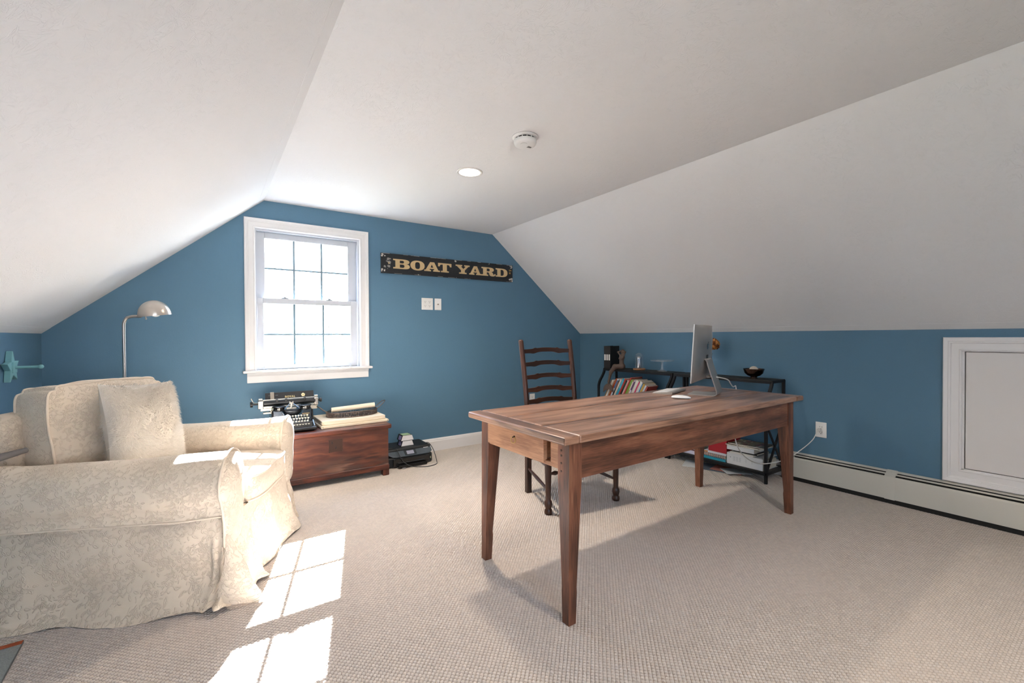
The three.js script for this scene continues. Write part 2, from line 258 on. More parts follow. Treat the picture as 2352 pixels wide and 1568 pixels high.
{ // window in the opposite gable, behind the viewpoint
  const w = sgroup('window_2'), b = (x0, x1, y0, y1) => part('frame', bx(x0, x1, y0, y1, ZB + 0.03, ZB + 0.10, 0.004), trimMat, w), mx = (RX0 + RX1) / 2;
  b(RX0, RX0 + 0.05, RY0, RY1); b(RX1 - 0.05, RX1, RY0, RY1); b(mx - 0.012, mx + 0.012, RY0, RY1); b(RX0 + 0.05, RX1 - 0.05, RY1 - 0.05, RY1); b(RX0 + 0.05, RX1 - 0.05, RY0, RY0 + 0.05); b(RX0 + 0.05, RX1 - 0.05, 1.06, 1.11);
  for (const [a, c] of [[RX0 + 0.05, mx - 0.012], [mx + 0.012, RX1 - 0.05]]) for (const [y0, y1] of [[RY0 + 0.05, 1.06], [1.11, RY1 - 0.05]]) part('pane', new THREE.PlaneGeometry(c - a, y1 - y0).translate((a + c) / 2, (y0 + y1) / 2, ZB + 0.065), glass(), w);
}
// ------------------------------------------------------------------ heater on the right wall
{
  const z0 = 2.42, z1 = 5.6, cream = mat(0xd9d4c8, 0.45), dark = mat(0x1b1a19, 0.7);
  const hp = (y0, pts, a, b) => { const g = new THREE.ExtrudeGeometry(poly(pts), { depth: b - a, bevelEnabled: false }); g.applyMatrix4(new THREE.Matrix4().makeBasis(V(-1, 0, 0), V(0, 1, 0), V(0, 0, -1))); g.translate(XR, y0, b); return boxUV(g, 2); };
  const h = group('baseboard_heater', 'long cream metal baseboard heater with black slots below the small white door', 'heater', [0, 0, 0]);
  part('back_plate', hp(0, [[0.001, 0.02], [0.004, 0.02], [0.004, 0.208], [0.001, 0.208]], z0, z1), dark, h);
  part('top_cover', hp(0, [[0.001, 0.208], [0.003, 0.2115], [0.030, 0.2045], [0.030, 0.2025], [0.004, 0.206], [0.004, 0.2]], z0, z1), cream, h);
  part('damper', hp(0, [[0.034, 0.1965], [0.050, 0.1925], [0.050, 0.190], [0.034, 0.194]], z0 + 0.02, z1), cream, h, 'thin cream damper blade between the black slots');
  part('front_panel', hp(0, [[0.060, 0.032], [0.066, 0.032], [0.0665, 0.17], [0.064, 0.179], [0.058, 0.181], [0.058, 0.178], [0.0625, 0.168]], z0, z1), cream, h);
  part('fin_core', bx(XR - 0.052, XR - 0.012, 0.07, 0.15, z0 + 0.03, z1 - 0.05), dark, h, 'black heating fins behind the panel');
  part('bottom_gap', bx(XR - 0.056, XR - 0.005, 0.0, 0.055, z0, z1), dark, h, 'black recess under the front panel');
  part('end_cap', bx(XR - 0.069, XR - 0.001, 0.0, 0.213, z0 - 0.03, z0 + 0.005, 0.006), cream, h);
  part('joint_cover', hp(0, [[0.001, 0.213], [0.004, 0.2145], [0.058, 0.190], [0.0685, 0.182], [0.0685, 0.030], [0.062, 0.030], [0.062, 0.178], [0.001, 0.2]], 2.998, 3.052), cream, h);
}
// ------------------------------------------------------------------ access door
{
  const d = sgroup('door_1');
  const prof = [[0, 0], [0, 0.010], [0.005, 0.015], [0.010, 0.015], [0.012, 0.012], [0.046, 0.012], [0.050, 0.017], [0.058, 0.018], [0.060, 0.022], [0.078, 0.024], [0.083, 0.020], [0.083, 0]];
  const cas = (a, b, inn) => toCreasedNormals(grid((s, t) => { const [q, h] = prof[Math.round(t * (prof.length - 1))]; return inn(q, h, mix(a - q, b + q, s)); }, 1, prof.length - 1), 0.35);
  part('casing', cas(AY0, AY1, (q, h, y) => V(XR - h, y, AZ0 - q)), trimMat, d); part('casing', cas(AY0, AY1, (q, h, y) => V(XR - h, y, AZ1 + q)), trimMat, d);
  part('casing', cas(AZ0, AZ1, (q, h, z) => V(XR - h, AY1 + q, z)), trimMat, d); part('casing', cas(AZ0, AZ1, (q, h, z) => V(XR - h, AY0 - q, z)), trimMat, d);
  part('jamb', merge([bx(XR - 0.001, XR + 0.1, AY0, AY1, AZ0 - 0.002, AZ0 + 0.010), bx(XR - 0.001, XR + 0.1, AY0, AY1, AZ1 - 0.010, AZ1 + 0.002), bx(XR - 0.001, XR + 0.1, AY1 - 0.004, AY1 + 0.002, AZ0, AZ1), bx(XR - 0.001, XR + 0.1, AY0 - 0.002, AY0 + 0.004, AZ0, AZ1)]), trimMat, d);
  part('panel', bx(XR + 0.004, XR + 0.022, AY0 + 0.008, AY1 - 0.007, AZ0 + 0.014, AZ1 - 0.014, 0.002), mat(0xe4dfdb, 0.5), d);
  part('back_board', bx(XR + 0.1, XR + 0.12, AY0, AY1, AZ0, AZ1), mat(0x1c1a19, 0.9), d);
}
// ------------------------------------------------------------------ armchair in a quilted slipcover
const quiltBump = ctex(2048, 2048, (g, W, H) => {
  g.fillStyle = '#a0a0a0'; g.fillRect(0, 0, W, H);
  g.strokeStyle = 'rgba(120,120,120,0.25)'; g.lineWidth = 3; for (let y = 0; y < H; y += 10) { g.beginPath(); g.moveTo(0, y); g.lineTo(W, y); g.stroke(); }
  const wrap = (fn) => { for (const dx of [-W, 0, W]) for (const dy of [-H, 0, H]) { g.save(); g.translate(dx, dy); fn(); g.restore(); } };
  const line = (pts, k = 1) => { for (const [lw, c] of [[44, 'rgba(215,215,215,0.14)'], [26, 'rgba(90,90,90,0.22)'], [18, 'rgba(70,70,70,0.3)'], [11, 'rgba(40,40,40,0.5)']]) { g.strokeStyle = c; g.lineWidth = lw * k; g.lineCap = g.lineJoin = 'round'; g.beginPath(); pts.forEach(([x, y], i) => (i ? g.lineTo(x, y) : g.moveTo(x, y))); g.stroke(); } };
  const scroll = (cx, cy, R, a0, dir, turns) => { const p = []; for (let i = 0; i <= 40; i++) { const t = i / 40, r = R * (1 - 0.82 * t), a = a0 + dir * t * turns * 6.28; p.push([cx + r * Math.cos(a), cy + r * Math.sin(a)]); } wrap(() => line(p)); };
  const leaf = (cx, cy, L, a, w) => { for (const s of [-1, 1]) { const p = []; for (let i = 0; i <= 14; i++) { const t = i / 14, o = s * w * L * Math.sin(Math.PI * Math.pow(t, 0.8)); p.push([cx + t * L * Math.cos(a) - o * Math.sin(a), cy + t * L * Math.sin(a) + o * Math.cos(a)]); } wrap(() => line(p)); } };
  const N = 6, c = W / N;
  for (let i = 0; i < N; i++) for (let j = 0; j < N; j++) { // scrolls and acanthus leaves
    const x = (i + 0.5 + rr(-0.3, 0.3)) * c, y = (j + 0.5 + rr(-0.3, 0.3)) * c, a0 = rnd() * 6.28;
    scroll(x, y, c * rr(0.26, 0.42), a0, rnd() < 0.5 ? 1 : -1, rr(0.6, 1.1));
    for (let q = 0; q < 5; q++) leaf(x + c * 0.3 * Math.cos(a0 + q), y + c * 0.3 * Math.sin(a0 + q), c * rr(0.16, 0.34), a0 + q * 1.1 + rr(-0.3, 0.3), rr(0.14, 0.26));
  }
  for (let k = 0; k < 1500; k++) { // short curved stitches following a swirling field
    const u = rnd(), v = rnd(); if (fbm(u, v, 5, 5, 301, 3) < 0.45) continue;
    let x = u * W, y = v * H; const p = [[x, y]], L = Math.floor(rr(2, 6));
    for (let q = 0; q < L; q++) { const a = 10 * fbm(((x / W) % 1 + 1) % 1, ((y / H) % 1 + 1) % 1, 4, 4, 305, 2) + (k % 3 ? 0 : 1.57); x += 15 * Math.cos(a); y += 15 * Math.sin(a); p.push([x, y]); }
    wrap(() => line(p, 0.62));
  }
}, false, [1 / 0.37, 1 / 0.37]);
const slip = mat(0xe7d5bf, 0.9, { bumpMap: quiltBump, bumpScale: 0.009 });
const slipPlain = mat(0xe0ceb8, 0.9);
{
  const s = group('armchair', 'cream quilted slipcovered armchair with rolled arms under the lamp', 'armchair', [0.225, 0, 1.345], -0.39);
  const wr = (p, a, f, sd) => { p.x += a * n3(p.x * f, p.y * f, p.z * f, sd); p.y += a * n3(p.y * f + 9, p.z * f, p.x * f, sd + 4); p.z += a * n3(p.z * f + 5, p.x * f, p.y * f, sd + 8); return p; };
  // rolled arm: cross-section from the seat over the roll to the seam underneath (q outward, y up)
  const RC = 0.507, R = 0.122;
  const armProf = (() => { const p = [[-0.118, 0.34], [-0.119, 0.40], [-0.121, 0.455]]; for (let a = 196; a >= -36; a -= 8) p.push([R * Math.cos(a * Math.PI / 180) * 1.0, RC + R * Math.sin(a * Math.PI / 180)]); p.push([0.0955, 0.412], [0.0955, 0.392], [0.0965, 0.378]); const c = new THREE.CatmullRomCurve3(p.map(([x, y]) => V(x, y, 0))); return (t) => c.getPointAt(clamp(t)); })();
  function arm(sg) {
    const g = grid((a, t) => { const q = armProf(t), x = mix(-0.86, 0.010, a), fat = 1 + 0.05 * Math.sin(a * 3.1) - 0.05 * sstep(0.0, 0.3, 1 - a) * 0.3, dip = -0.012 * Math.sin(Math.PI * a) - 0.02 * (1 - a);
      const p = V(x + 0.006 * (1 - Math.abs(t * 2 - 1)), RC + (q.y - RC) * fat + dip * sstep(0.39, 0.5, q.y), sg * (0.42 + q.x * fat)); return wr(p, 0.007, 7, 3 + sg); }, 80, 56);
    if (sg > 0) { const ix = g.index.array; for (let i = 0; i < ix.length; i += 3) { const t = ix[i]; ix[i] = ix[i + 1]; ix[i + 1] = t; } g.computeVertexNormals(); }
    part('arm', g, slip, s);
    { const lp = []; for (let i = 0; i <= 40; i++) { const a = i / 40, P = g.attributes.position, k = 56 * 81 + Math.round(a * 80); lp.push([P.getX(k), P.getY(k), P.getZ(k)]); } part('seam', tube(lp, 0.0042, 120, 7), slipPlain, s); }
    // front panel: roll with a neck tapering towards the seat
    const out = []; for (let a = 200; a >= -36; a -= 8) out.push([0.126 * Math.cos(a * Math.PI / 180), RC + 0.126 * Math.sin(a * Math.PI / 180)]);
    out.push([0.097, 0.405], [0.094, 0.375], [0.080, 0.31], [0.070, 0.24], [-0.06, 0.235], [-0.098, 0.30], [-0.112, 0.38]);
    const cv = new THREE.CatmullRomCurve3(out.map(([x, y]) => V(x, y, 0)), true, 'centripetal');
    const fp = grid((a, t) => { const e = cv.getPointAt(a % 1), cx = 0.0, cy = mix(0.30, RC, clamp((e.y - 0.24) / 0.27)), k = 1 - t; return wr(V(0.012 + 0.026 * Math.sqrt(Math.max(0, 1 - k * k)), cy + (e.y - cy) * k, sg * (0.42 + cx + (e.x - cx) * k)), 0.004, 14, 31 + sg); }, 72, 10, true);
    if (sg < 0) { const ix = fp.index.array; for (let i = 0; i < ix.length; i += 3) { const t = ix[i]; ix[i] = ix[i + 1]; ix[i + 1] = t; } fp.computeVertexNormals(); }
    part('arm_front', fp, slip, s);
    const pp = []; for (let i = 0; i < 60; i++) { const e = cv.getPointAt(i / 60); pp.push(wr(V(0.012, e.y, sg * (0.42 + e.x)), 0.003, 14, 31 + sg).toArray()); }
    part('piping', tube(pp, 0.0055, 160, 7, true), slipPlain, s);
  }
  arm(1); arm(-1);
  // skirt: hangs from the arm seam and the seat front down to the carpet
  const path = (k, b) => { // plan outline: k 0..1 from rear near corner along the near side, front and far side; b 0 top .. 1 floor
    const hw = mix(0.474, 0.504, sstep(0.03, 0.6, b)), fr = mix(0.022, 0.060, b);
    const pts = [[-0.88, hw], [-0.05, hw + 0.004], [fr - 0.02, hw - 0.03 * (1 - b)], [fr + 0.02 * b, 0.30], [fr + 0.02 * b, -0.30], [fr - 0.02, -hw + 0.06], [-0.10, -hw], [-0.88, -hw]];
    return pts;
  };
  const skirt = (k, t) => {
    const P = path(k, t), c = new THREE.CatmullRomCurve3(P.map(([x, z]) => V(x, 0, z)), false, 'catmullrom', 0.12), p = c.getPoint(k);
    const side = k < 0.26 || k > 0.76, top = mix(0.345, 0.392, k < 0.5 ? 1 - sstep(0.26, 0.36, k) : sstep(0.68, 0.78, k));
    const n = c.getTangent(k), nx = -n.z, nz = n.x; // points outward
    let o = 0;
    const corner = Math.exp(-Math.pow((k - 0.295) / 0.035, 2)), corner2 = Math.exp(-Math.pow((k - 0.715) / 0.03, 2));
    o += 0.055 * corner * Math.pow(t, 1.3) * (0.6 + 0.4 * Math.cos((k - 0.295) * 130)) + 0.05 * corner2 * Math.pow(t, 1.2);
    o += 0.020 * Math.sin(k * 41 + 1.3) * t * (side ? 0.7 : 1) + 0.012 * Math.sin(k * 97 + t * 2) * t;
    if (k < 0.28) o += 0.040 * Math.sin(Math.PI * Math.pow(t, 1.9)) * sstep(0, 0.1, k) - 0.045 * Math.pow(t, 6);
    else o -= 0.02 * Math.pow(t, 8);
    const y = Math.max(0.004, mix(top, 0.006, t) + 0.012 * sstep(0.9, 1, t) * Math.sin(k * 33 + 1));
    return wr(wr(V(p.x - nx * o, y, p.z - nz * o), 0.014 * (0.4 + t), 6, 71), 0.006, 19, 75);
  };
  { const g = grid((a, t) => skirt(a, t), 260, 44); part('skirt', g, slip, s); }
  // loose corner flap of the kick pleat at the near front corner
  part('pleat_flap', grid((a, t) => { const w = 0.02 + 0.15 * Math.pow(t, 1.15), x = 0.006 + w * a + 0.01 * Math.sin(t * 5), z = 0.497 + 0.028 * t + 0.020 * Math.sin(a * 3.6 + 0.6) * t - 0.02 * a * (1 - t), y = mix(0.30 - 0.02 * a, 0.006 + 0.035 * Math.abs(a - 0.75), t); return wr(V(x, y, z), 0.010, 13, 91); }, 26, 36), new THREE.MeshStandardMaterial({ color: slip.color, roughness: 0.9, bumpMap: quiltBump, bumpScale: 0.009, side: THREE.DoubleSide }), s);
  // deck under the seat cushion, frame of the back
  part('deck', bx(-0.84, 0.02, 0.06, 0.34, -0.40, 0.40, 0.02), slipPlain, s);
  part('back_frame', (() => { const g = new RoundedBoxGeometry(0.15, 0.76, 0.76, 8, 0.07); g.rotateZ(0.06).rotateY(-0.06).translate(-0.925, 0.42, -0.07); const p = g.attributes.position, q = V(); for (let i = 0; i < p.count; i++) { wr(q.fromBufferAttribute(p, i), 0.012, 5, 12); p.setXYZ(i, q.x, q.y, q.z); } g.computeVertexNormals(); return boxUV(mergeVertices(g), 2); })(), slip, s);
  function cushion(name, w, h, d, puff, place, sd, wrink = 0.008) { // w along x, h along y, d along z; boxed cushion with piping round both faces normal to y
    const N = 30, f = (u, v, side) => { const a = u * 2 - 1, b = v * 2 - 1, rx = Math.pow(Math.abs(a), 8), rz = Math.pow(Math.abs(b), 8), k = (1 - a * a) * (1 - b * b); const c = 1 - 0.13 * rx * rz; return V(a * w / 2 * c, side * (h / 2 + puff * Math.pow(Math.max(k, 0), 0.55)), b * d / 2 * c); };
    const fin = (p) => place(wr(p, wrink, 8, sd));
    const flip = (g) => { const ix = g.index.array; for (let i = 0; i < ix.length; i += 3) { const t = ix[i]; ix[i] = ix[i + 1]; ix[i + 1] = t; } g.computeVertexNormals(); return g; };
    const rim = (q) => { const k = q * 4, i = Math.floor(k) % 4, t = k - Math.floor(k); return i === 0 ? [t, 0] : i === 1 ? [1, t] : i === 2 ? [1 - t, 1] : [0, 1 - t]; };
    const top = flip(grid((a, b) => fin(f(a, b, 1)), N, N)), bot = grid((a, b) => fin(f(a, b, -1)), N, N);
    const box = grid((a, t) => { const [u, v] = rim(a), p = f(u, v, 1), q = f(u, v, -1), o = 1 + 0.10 * Math.sin(Math.PI * t) * (h / Math.max(w, d)); const r = p.lerp(q, t); return fin(V(r.x * o, r.y, r.z * o)); }, 120, 8);
    const c = part(name, merge([top, bot, flip(box)]), slip, s);
    for (const sd2 of [1, -1]) { const pts = []; for (let i = 0; i < 80; i++) { const [u, v] = rim(i / 80); pts.push(fin(f(u, v, sd2)).toArray()); } part('piping', tube(pts, 0.0055, 240, 7, true), slipPlain, c); }
    return c;
  }
  cushion('seat_cushion', 0.70, 0.115, 0.565, 0.028, (p) => { p.y += 0.402; p.x += -0.305; if (p.x > -0.3) p.x += 0.02 * (1 - Math.pow(p.z / 0.29, 2)); return p; }, 55, 0.007);
  cushion('back_cushion', 0.44, 0.17, 0.54, 0.035, (p) => { // stood on edge against the back
    const q = V(p.y, p.x, p.z); q.applyAxisAngle(V(0, 0, 1), 0.13).applyAxisAngle(V(0, 1, 0), -0.36); return q.add(V(-0.745, 0.69, -0.035)); }, 88, 0.016);
}
// throw pillow with long pile
{
  const p = group('throw_pillow', 'fluffy off-white fur throw pillow leaning on the armchair back cushion', 'pillow', [0.225, 0, 1.345], -0.39);
  const place = (v) => { const q = V(v.y, v.x, v.z); q.applyAxisAngle(V(1, 0, 0), -0.06).applyAxisAngle(V(0, 0, 1), 0.20).applyAxisAngle(V(0, 1, 0), -0.26); return q.add(V(-0.535, 0.69, 0.005)); };
  const N = 30, surf = (a, b, sd) => { const u = a * 2 - 1, v = b * 2 - 1, k = Math.pow(Math.max(0, (1 - u * u) * (1 - v * v)), 0.42), pin = 1 - 0.07 * (1 - u * u) * v * v - 0.07 * (1 - v * v) * u * u; return V(u * 0.212 * (pin + 0.0), sd * 0.075 * k + 0.006 * k * n3(u * 2.3, v * 2.3, sd, 5), v * 0.205 * pin); };
  const m = mat(0xd0c7bb, 0.95), a = grid((x, y) => place(surf(x, y, 1)), N, N), b = grid((x, y) => place(surf(x, y, -1)), N, N);
  { const ix = a.index.array; for (let i = 0; i < ix.length; i += 3) { const t = ix[i]; ix[i] = ix[i + 1]; ix[i + 1] = t; } a.computeVertexNormals(); }
  part('cover', merge([a, b]), m, p);
  const hair = new THREE.BufferGeometry(); hair.setAttribute('position', new THREE.Float32BufferAttribute([-0.0009, 0, 0, 0.0009, 0, 0, 0.0007, 0.010, 0.003, -0.0007, 0.010, 0.003, 0, 0.019, 0.011], 3)); hair.setIndex([0, 1, 2, 0, 2, 3, 3, 2, 4]); hair.computeVertexNormals();
  const K = 15000, im = new THREE.InstancedMesh(hair, mat(0xd9d1c6, 0.85, { side: THREE.DoubleSide }), K), M4 = new THREE.Matrix4(), e = 1e-3; im.name = 'pile'; im.userData.kind = 'stuff';
  for (let i = 0; i < K; i++) {
    const x = rr(0.004, 0.996), y = rr(0.004, 0.996), sd = i % 4 === 0 ? -1 : 1, o = place(surf(x, y, sd)), du = place(surf(x + e, y, sd)).sub(o), dv = place(surf(x, y + e, sd)).sub(o), n = du.clone().cross(dv).normalize().multiplyScalar(sd);
    const ang = n3(o.x * 9, o.y * 9, o.z * 9, 40) * 2.2 + rr(-0.6, 0.6), down = V(0, -1, 0).addScaledVector(n, n.y).normalize().applyAxisAngle(n, ang), xx = n.clone().cross(down).normalize(); if (!isFinite(xx.x)) continue;
    const sc = rr(0.6, 1.2); M4.makeBasis(xx.multiplyScalar(sc), n.clone().multiplyScalar(sc * rr(0.4, 0.9)), down.multiplyScalar(sc * rr(0.9, 1.6))).setPosition(o.x, o.y, o.z); im.setMatrixAt(i, M4);
  }
  shadows(im); p.add(im);
}
// dark folded throw at the back of the near arm
// ------------------------------------------------------------------ desk table
const tableWood = wood(11, 0x553828, 0xa0755c, 0xc79d80, { rough: 0.34, coat: 0.55, blotch: 0.75, lu: 1.9, lv: 0.5, rings: 6, warp: 2.0, W: 2048 });
const tablePale = wood(12, 0x85573c, 0xb58562, 0xd0a17c, { rough: 0.5, blotch: 0.4, rings: 3, warp: 3 });
const tableLeg = wood(13, 0x3f2418, 0x7a4a34, 0xa27254, { rough: 0.5, coat: 0.1, blotch: 0.55, rings: 5, warp: 1.2 });
const TABLE_Y = 0.742;
{
  const t = group('desk_table', 'long rustic brown wooden table used as a desk with a loose end drawer', 'table', [1.085, 0, 2.782], 0.006);
  const L = 1.992, D = 0.737, y0 = 0.711, y1 = TABLE_Y;
  // tabletop: breadboard end pieces and long planks
  const wav = (g, k) => { const p = g.attributes.position; for (let i = 0; i < p.count; i++) { const x = p.getX(i), z = p.getZ(i); p.setXYZ(i, x + 0.0015 * n3(z * 9, x * 2, 0, k), p.getY(i) + 0.001 * n3(x * 5, z * 5, 0, k), z + 0.0015 * n3(x * 9, z * 2, 0, k)); } return g; };
  const plank = (x0, x1, z0, z1, gr) => { const g = wav(bx(x0, x1, y0, y1, z0, z1, 0.009, 3), 4); return boxUV(g, gr, rr(0, 2), rr(0, 2)); };
  part('plank', plank(0, 0.078, -D, 0, 2), tableWood, t); part('plank', plank(L - 0.09, L, -D, 0, 2), tableWood, t);
  let z = -D; for (const w of [0.235, 0.262, 0.24]) { part('plank', plank(0.0785, L - 0.0905, z + 0.0004, z + w - 0.0004, 0), tableWood, t); z += w; }
  // legs, square above, tapering on the inner faces below the apron
  const leg = (x, z, sx, sz) => { // outer corner, direction inward
    const rows = [[0, 0.037], [0.12, 0.042], [0.14, 0.0405], [0.56, 0.066], [0.7105, 0.066]];
    const pos = [], idx = []; rows.forEach(([y, w]) => { const e = 0.009 * (1 - y / 0.71) * 0.6; pos.push([x + sx * 0.0 - sx * e, y, z - sz * 0], [x + sx * w - sx * e, y, z], [x + sx * w - sx * e, y, z + sz * w], [x - sx * e, y, z + sz * w]); });
    for (let r = 0; r < rows.length - 1; r++) for (let i = 0; i < 4; i++) { const a = r * 4 + i, b = r * 4 + (i + 1) % 4; idx.push(a, b, b + 4, a, b + 4, a + 4); } idx.push(0, 2, 1, 0, 3, 2);
    if (sx * sz > 0) for (let i = 0; i < idx.length; i += 3) { const q = idx[i]; idx[i] = idx[i + 1]; idx[i + 1] = q; }
    const g = new THREE.BufferGeometry(); g.setAttribute('position', new THREE.Float32BufferAttribute(pos.flat(), 3)); g.setIndex(idx); const h = boxUV(g, 1, rr(0, 2), rr(0, 2)); h.computeVertexNormals(); return h;
  };
  const lx0 = 0.054, lx1 = L - 0.058, lz0 = -D + 0.047, lz1 = -0.037;
  for (const [x, zz, sx, sz] of [[lx0, lz1, 1, -1], [lx0, lz0, 1, 1], [lx1, lz1, -1, -1], [lx1, lz0, -1, 1]]) part('leg', leg(x, zz, sx, sz), tableLeg, t);
  // wooden pegs through the near leg into the apron
  for (const y of [0.672, 0.652, 0.622, 0.59]) part('peg', lathe([[0, 0], [0.0045, 0], [0.0042, 0.002], [0, 0.0025]], 10).rotateZ(Math.PI / 2).translate(lx0, y, lz1 - 0.046), mat(0x4a3427, 0.6), t);
  part('apron', wbx(lx0 + 0.064, lx1 - 0.064, 0.560, 0.7105, lz1 - 0.028, lz1 - 0.004, 0.003), tableLeg, t);
  part('apron', wbx(lx0 + 0.064, lx1 - 0.064, 0.560, 0.7105, lz0 + 0.004, lz0 + 0.028, 0.003), tableLeg, t);
  part('apron', wbx(lx1 - 0.030, lx1 - 0.006, 0.560, 0.7105, lz0 + 0.064, lz1 - 0.064, 0.003, 2), tableLeg, t);
  // drawer end: block beside the near leg, bottom ledge, loose drawer pushed to one side
  part('apron', wbx(lx0 + 0.004, lx0 + 0.030, 0.592, 0.7105, lz1 - 0.118, lz1 - 0.064, 0.003, 2), tablePale, t);
  part('drawer_rail', wbx(lx0 + 0.003, lx0 + 0.032, 0.592, 0.612, lz0 + 0.064, lz1 - 0.062, 0.004, 2), tablePale, t);
  const dr = part('drawer', merge([wbx(lx0 - 0.006, lx0 + 0.016, 0.600, 0.7085, lz0 + 0.0665, lz1 - 0.150, 0.003, 2), wbx(lx0 + 0.014, 0.50, 0.614, 0.690, lz0 + 0.075, lz0 + 0.087, 0.001), wbx(lx0 + 0.014, 0.50, 0.614, 0.690, lz1 - 0.172, lz1 - 0.160, 0.001), wbx(lx0 + 0.014, 0.50, 0.614, 0.622, lz0 + 0.087, lz1 - 0.172, 0.001)]), tablePale, t, 'pale wooden drawer with a small brass ring');
  const brass = metal(0xb99a5e, 0.3);
  part('ring_pull', new THREE.TorusGeometry(0.0135, 0.0018, 10, 28).rotateY(Math.PI / 2 + 0.25).translate(lx0 - 0.012, 0.655, (lz0 + lz1) / 2 - 0.033), brass, dr);
  part('ring_staple', merge([rod([lx0 - 0.006, 0.668, (lz0 + lz1) / 2 - 0.033], [lx0 - 0.015, 0.668, (lz0 + lz1) / 2 - 0.033], 0.003), lathe([[0, 0], [0.006, 0], [0.005, 0.002], [0, 0.003]], 14).rotateZ(Math.PI / 2).translate(lx0 - 0.006, 0.668, (lz0 + lz1) / 2 - 0.033)]), metal(0x2b2622, 0.5), dr);
}
// ------------------------------------------------------------------ ladder-back chair
const darkWood = wood(21, 0x1c0d07, 0x3f2012, 0x5e3722, { rough: 0.4, coat: 0.12, blotch: 0.4, rings: 5 });
{
  const c = group('ladder_back_chair', 'dark wooden ladder-back chair behind the table', 'chair', [2.05, 0, 1.70], -0.161);
  const turn = (prof, x, z) => lathe(prof, 20).translate(x, 0, z);
  for (const s of [-1, 1]) { // back posts: square below the seat, round above, raked backwards
    const up = new THREE.CatmullRomCurve3([V(s * 0.2, 0.42, -0.2), V(s * 0.203, 0.60, -0.208), V(s * 0.207, 0.85, -0.243), V(s * 0.210, 1.085, -0.290)]);
    part('back_post', boxUV(merge([bx(s * 0.2 - 0.019, s * 0.2 + 0.019, 0, 0.46, -0.219, -0.181, 0.004), new THREE.TubeGeometry(up, 40, 0.0185, 14), new THREE.SphereGeometry(0.0185, 14, 10).scale(1, 0.7, 1).translate(s * 0.210, 1.085, -0.290)]), 1), darkWood, c);
    part('front_leg', boxUV(turn([[0, 0], [0.022, 0], [0.026, 0.012], [0.024, 0.028], [0.018, 0.034], [0.0215, 0.045], [0.026, 0.062], [0.024, 0.078], [0.0165, 0.092], [0.0175, 0.14], [0.0215, 0.28], [0.0235, 0.36], [0.0235, 0.445], [0, 0.445]], s * 0.265, 0.2), 1), darkWood, c);
  }
  // slats
  const slat = (y, zc, hw) => {
    const up = (t) => { const a = Math.abs(t); return a < 0.42 ? 0.021 + 0.004 * Math.cos(a / 0.42 * 1.57) : a < 0.56 ? 0.021 + 0.005 * Math.sin((a - 0.42) / 0.14 * 3.14) - 0.004 * (a - 0.42) / 0.14 : 0.017 - 0.004 * Math.sin((a - 0.56) / 0.44 * 1.57); };
    const lo = (t) => { const a = Math.abs(t); return -0.016 + 0.010 * Math.exp(-Math.pow(a / 0.45, 4)) - 0.004 * Math.exp(-Math.pow((a - 0.55) / 0.12, 2)); };
    const bend = (x) => -0.018 * (1 - (x / hw) * (x / hw)), th = 0.0065;
    const ring = [[0, 1], [1, 1], [1, 0], [0, 0], [0, 1]];
    return boxUV(toCreasedNormals(grid((a, t) => { const q = a * 2 - 1, x = q * hw, i = Math.round(t * 4), [f, u] = ring[i]; return V(x, y + (u ? up(q) : lo(q)), zc + bend(x) + (f ? th : -th)); }, 44, 4), 0.6), 0, rr(0, 2), rr(0, 2));
  };
  for (const [y, z] of [[1.012, -0.274], [0.917, -0.256], [0.824, -0.239], [0.731, -0.224], [0.648, -0.214]]) part('slat', slat(y, z, 0.196), darkWood, c);
  // seat: four rails and a woven rush seat
  const seatS = poly([[-0.265, -0.2], [0.265, -0.2], [0.2, 0.2], [-0.2, 0.2]]);
  part('seat', boxUV(extr(seatS, 0.034, 0.008).rotateX(-Math.PI / 2).translate(0, 0.43, 0), 0), wood(22, 0x6b5230, 0x9a7d4e, 0xbfa271, { rings: 30, warp: 0.2, fibre: 0.5, W: 512, H: 256 }), c, 'straw coloured rush seat');
  const str = (a, b, prof) => { const A = V(...a), B = V(...b), d = B.clone().sub(A), Ln = d.length(), g = lathe(prof.map(([r, y]) => [r, y * Ln]), 16); g.applyQuaternion(new THREE.Quaternion().setFromUnitVectors(V(0, 1, 0), d.normalize())); return boxUV(g.translate(...a), 1); };
  const plainP = [[0.007, 0], [0.010, 0.2], [0.0125, 0.5], [0.010, 0.8], [0.007, 1]];
  part('front_stretcher', str([-0.262, 0.252, 0.2], [0.262, 0.252, 0.2], [[0.008, 0], [0.009, 0.05], [0.015, 0.09], [0.009, 0.13], [0.013, 0.2], [0.020, 0.36], [0.015, 0.42], [0.023, 0.46], [0.023, 0.54], [0.015, 0.58], [0.020, 0.64], [0.013, 0.8], [0.009, 0.87], [0.015, 0.91], [0.009, 0.95], [0.008, 1]]), darkWood, c);
  for (const s of [-1, 1]) for (const y of [0.155, 0.30]) part('side_stretcher', str([s * 0.2, y + 0.02, -0.2], [s * 0.262, y - 0.01, 0.2], plainP), darkWood, c);
  part('rear_stretcher', str([-0.2, 0.24, -0.2], [0.2, 0.24, -0.2], plainP), darkWood, c);
}
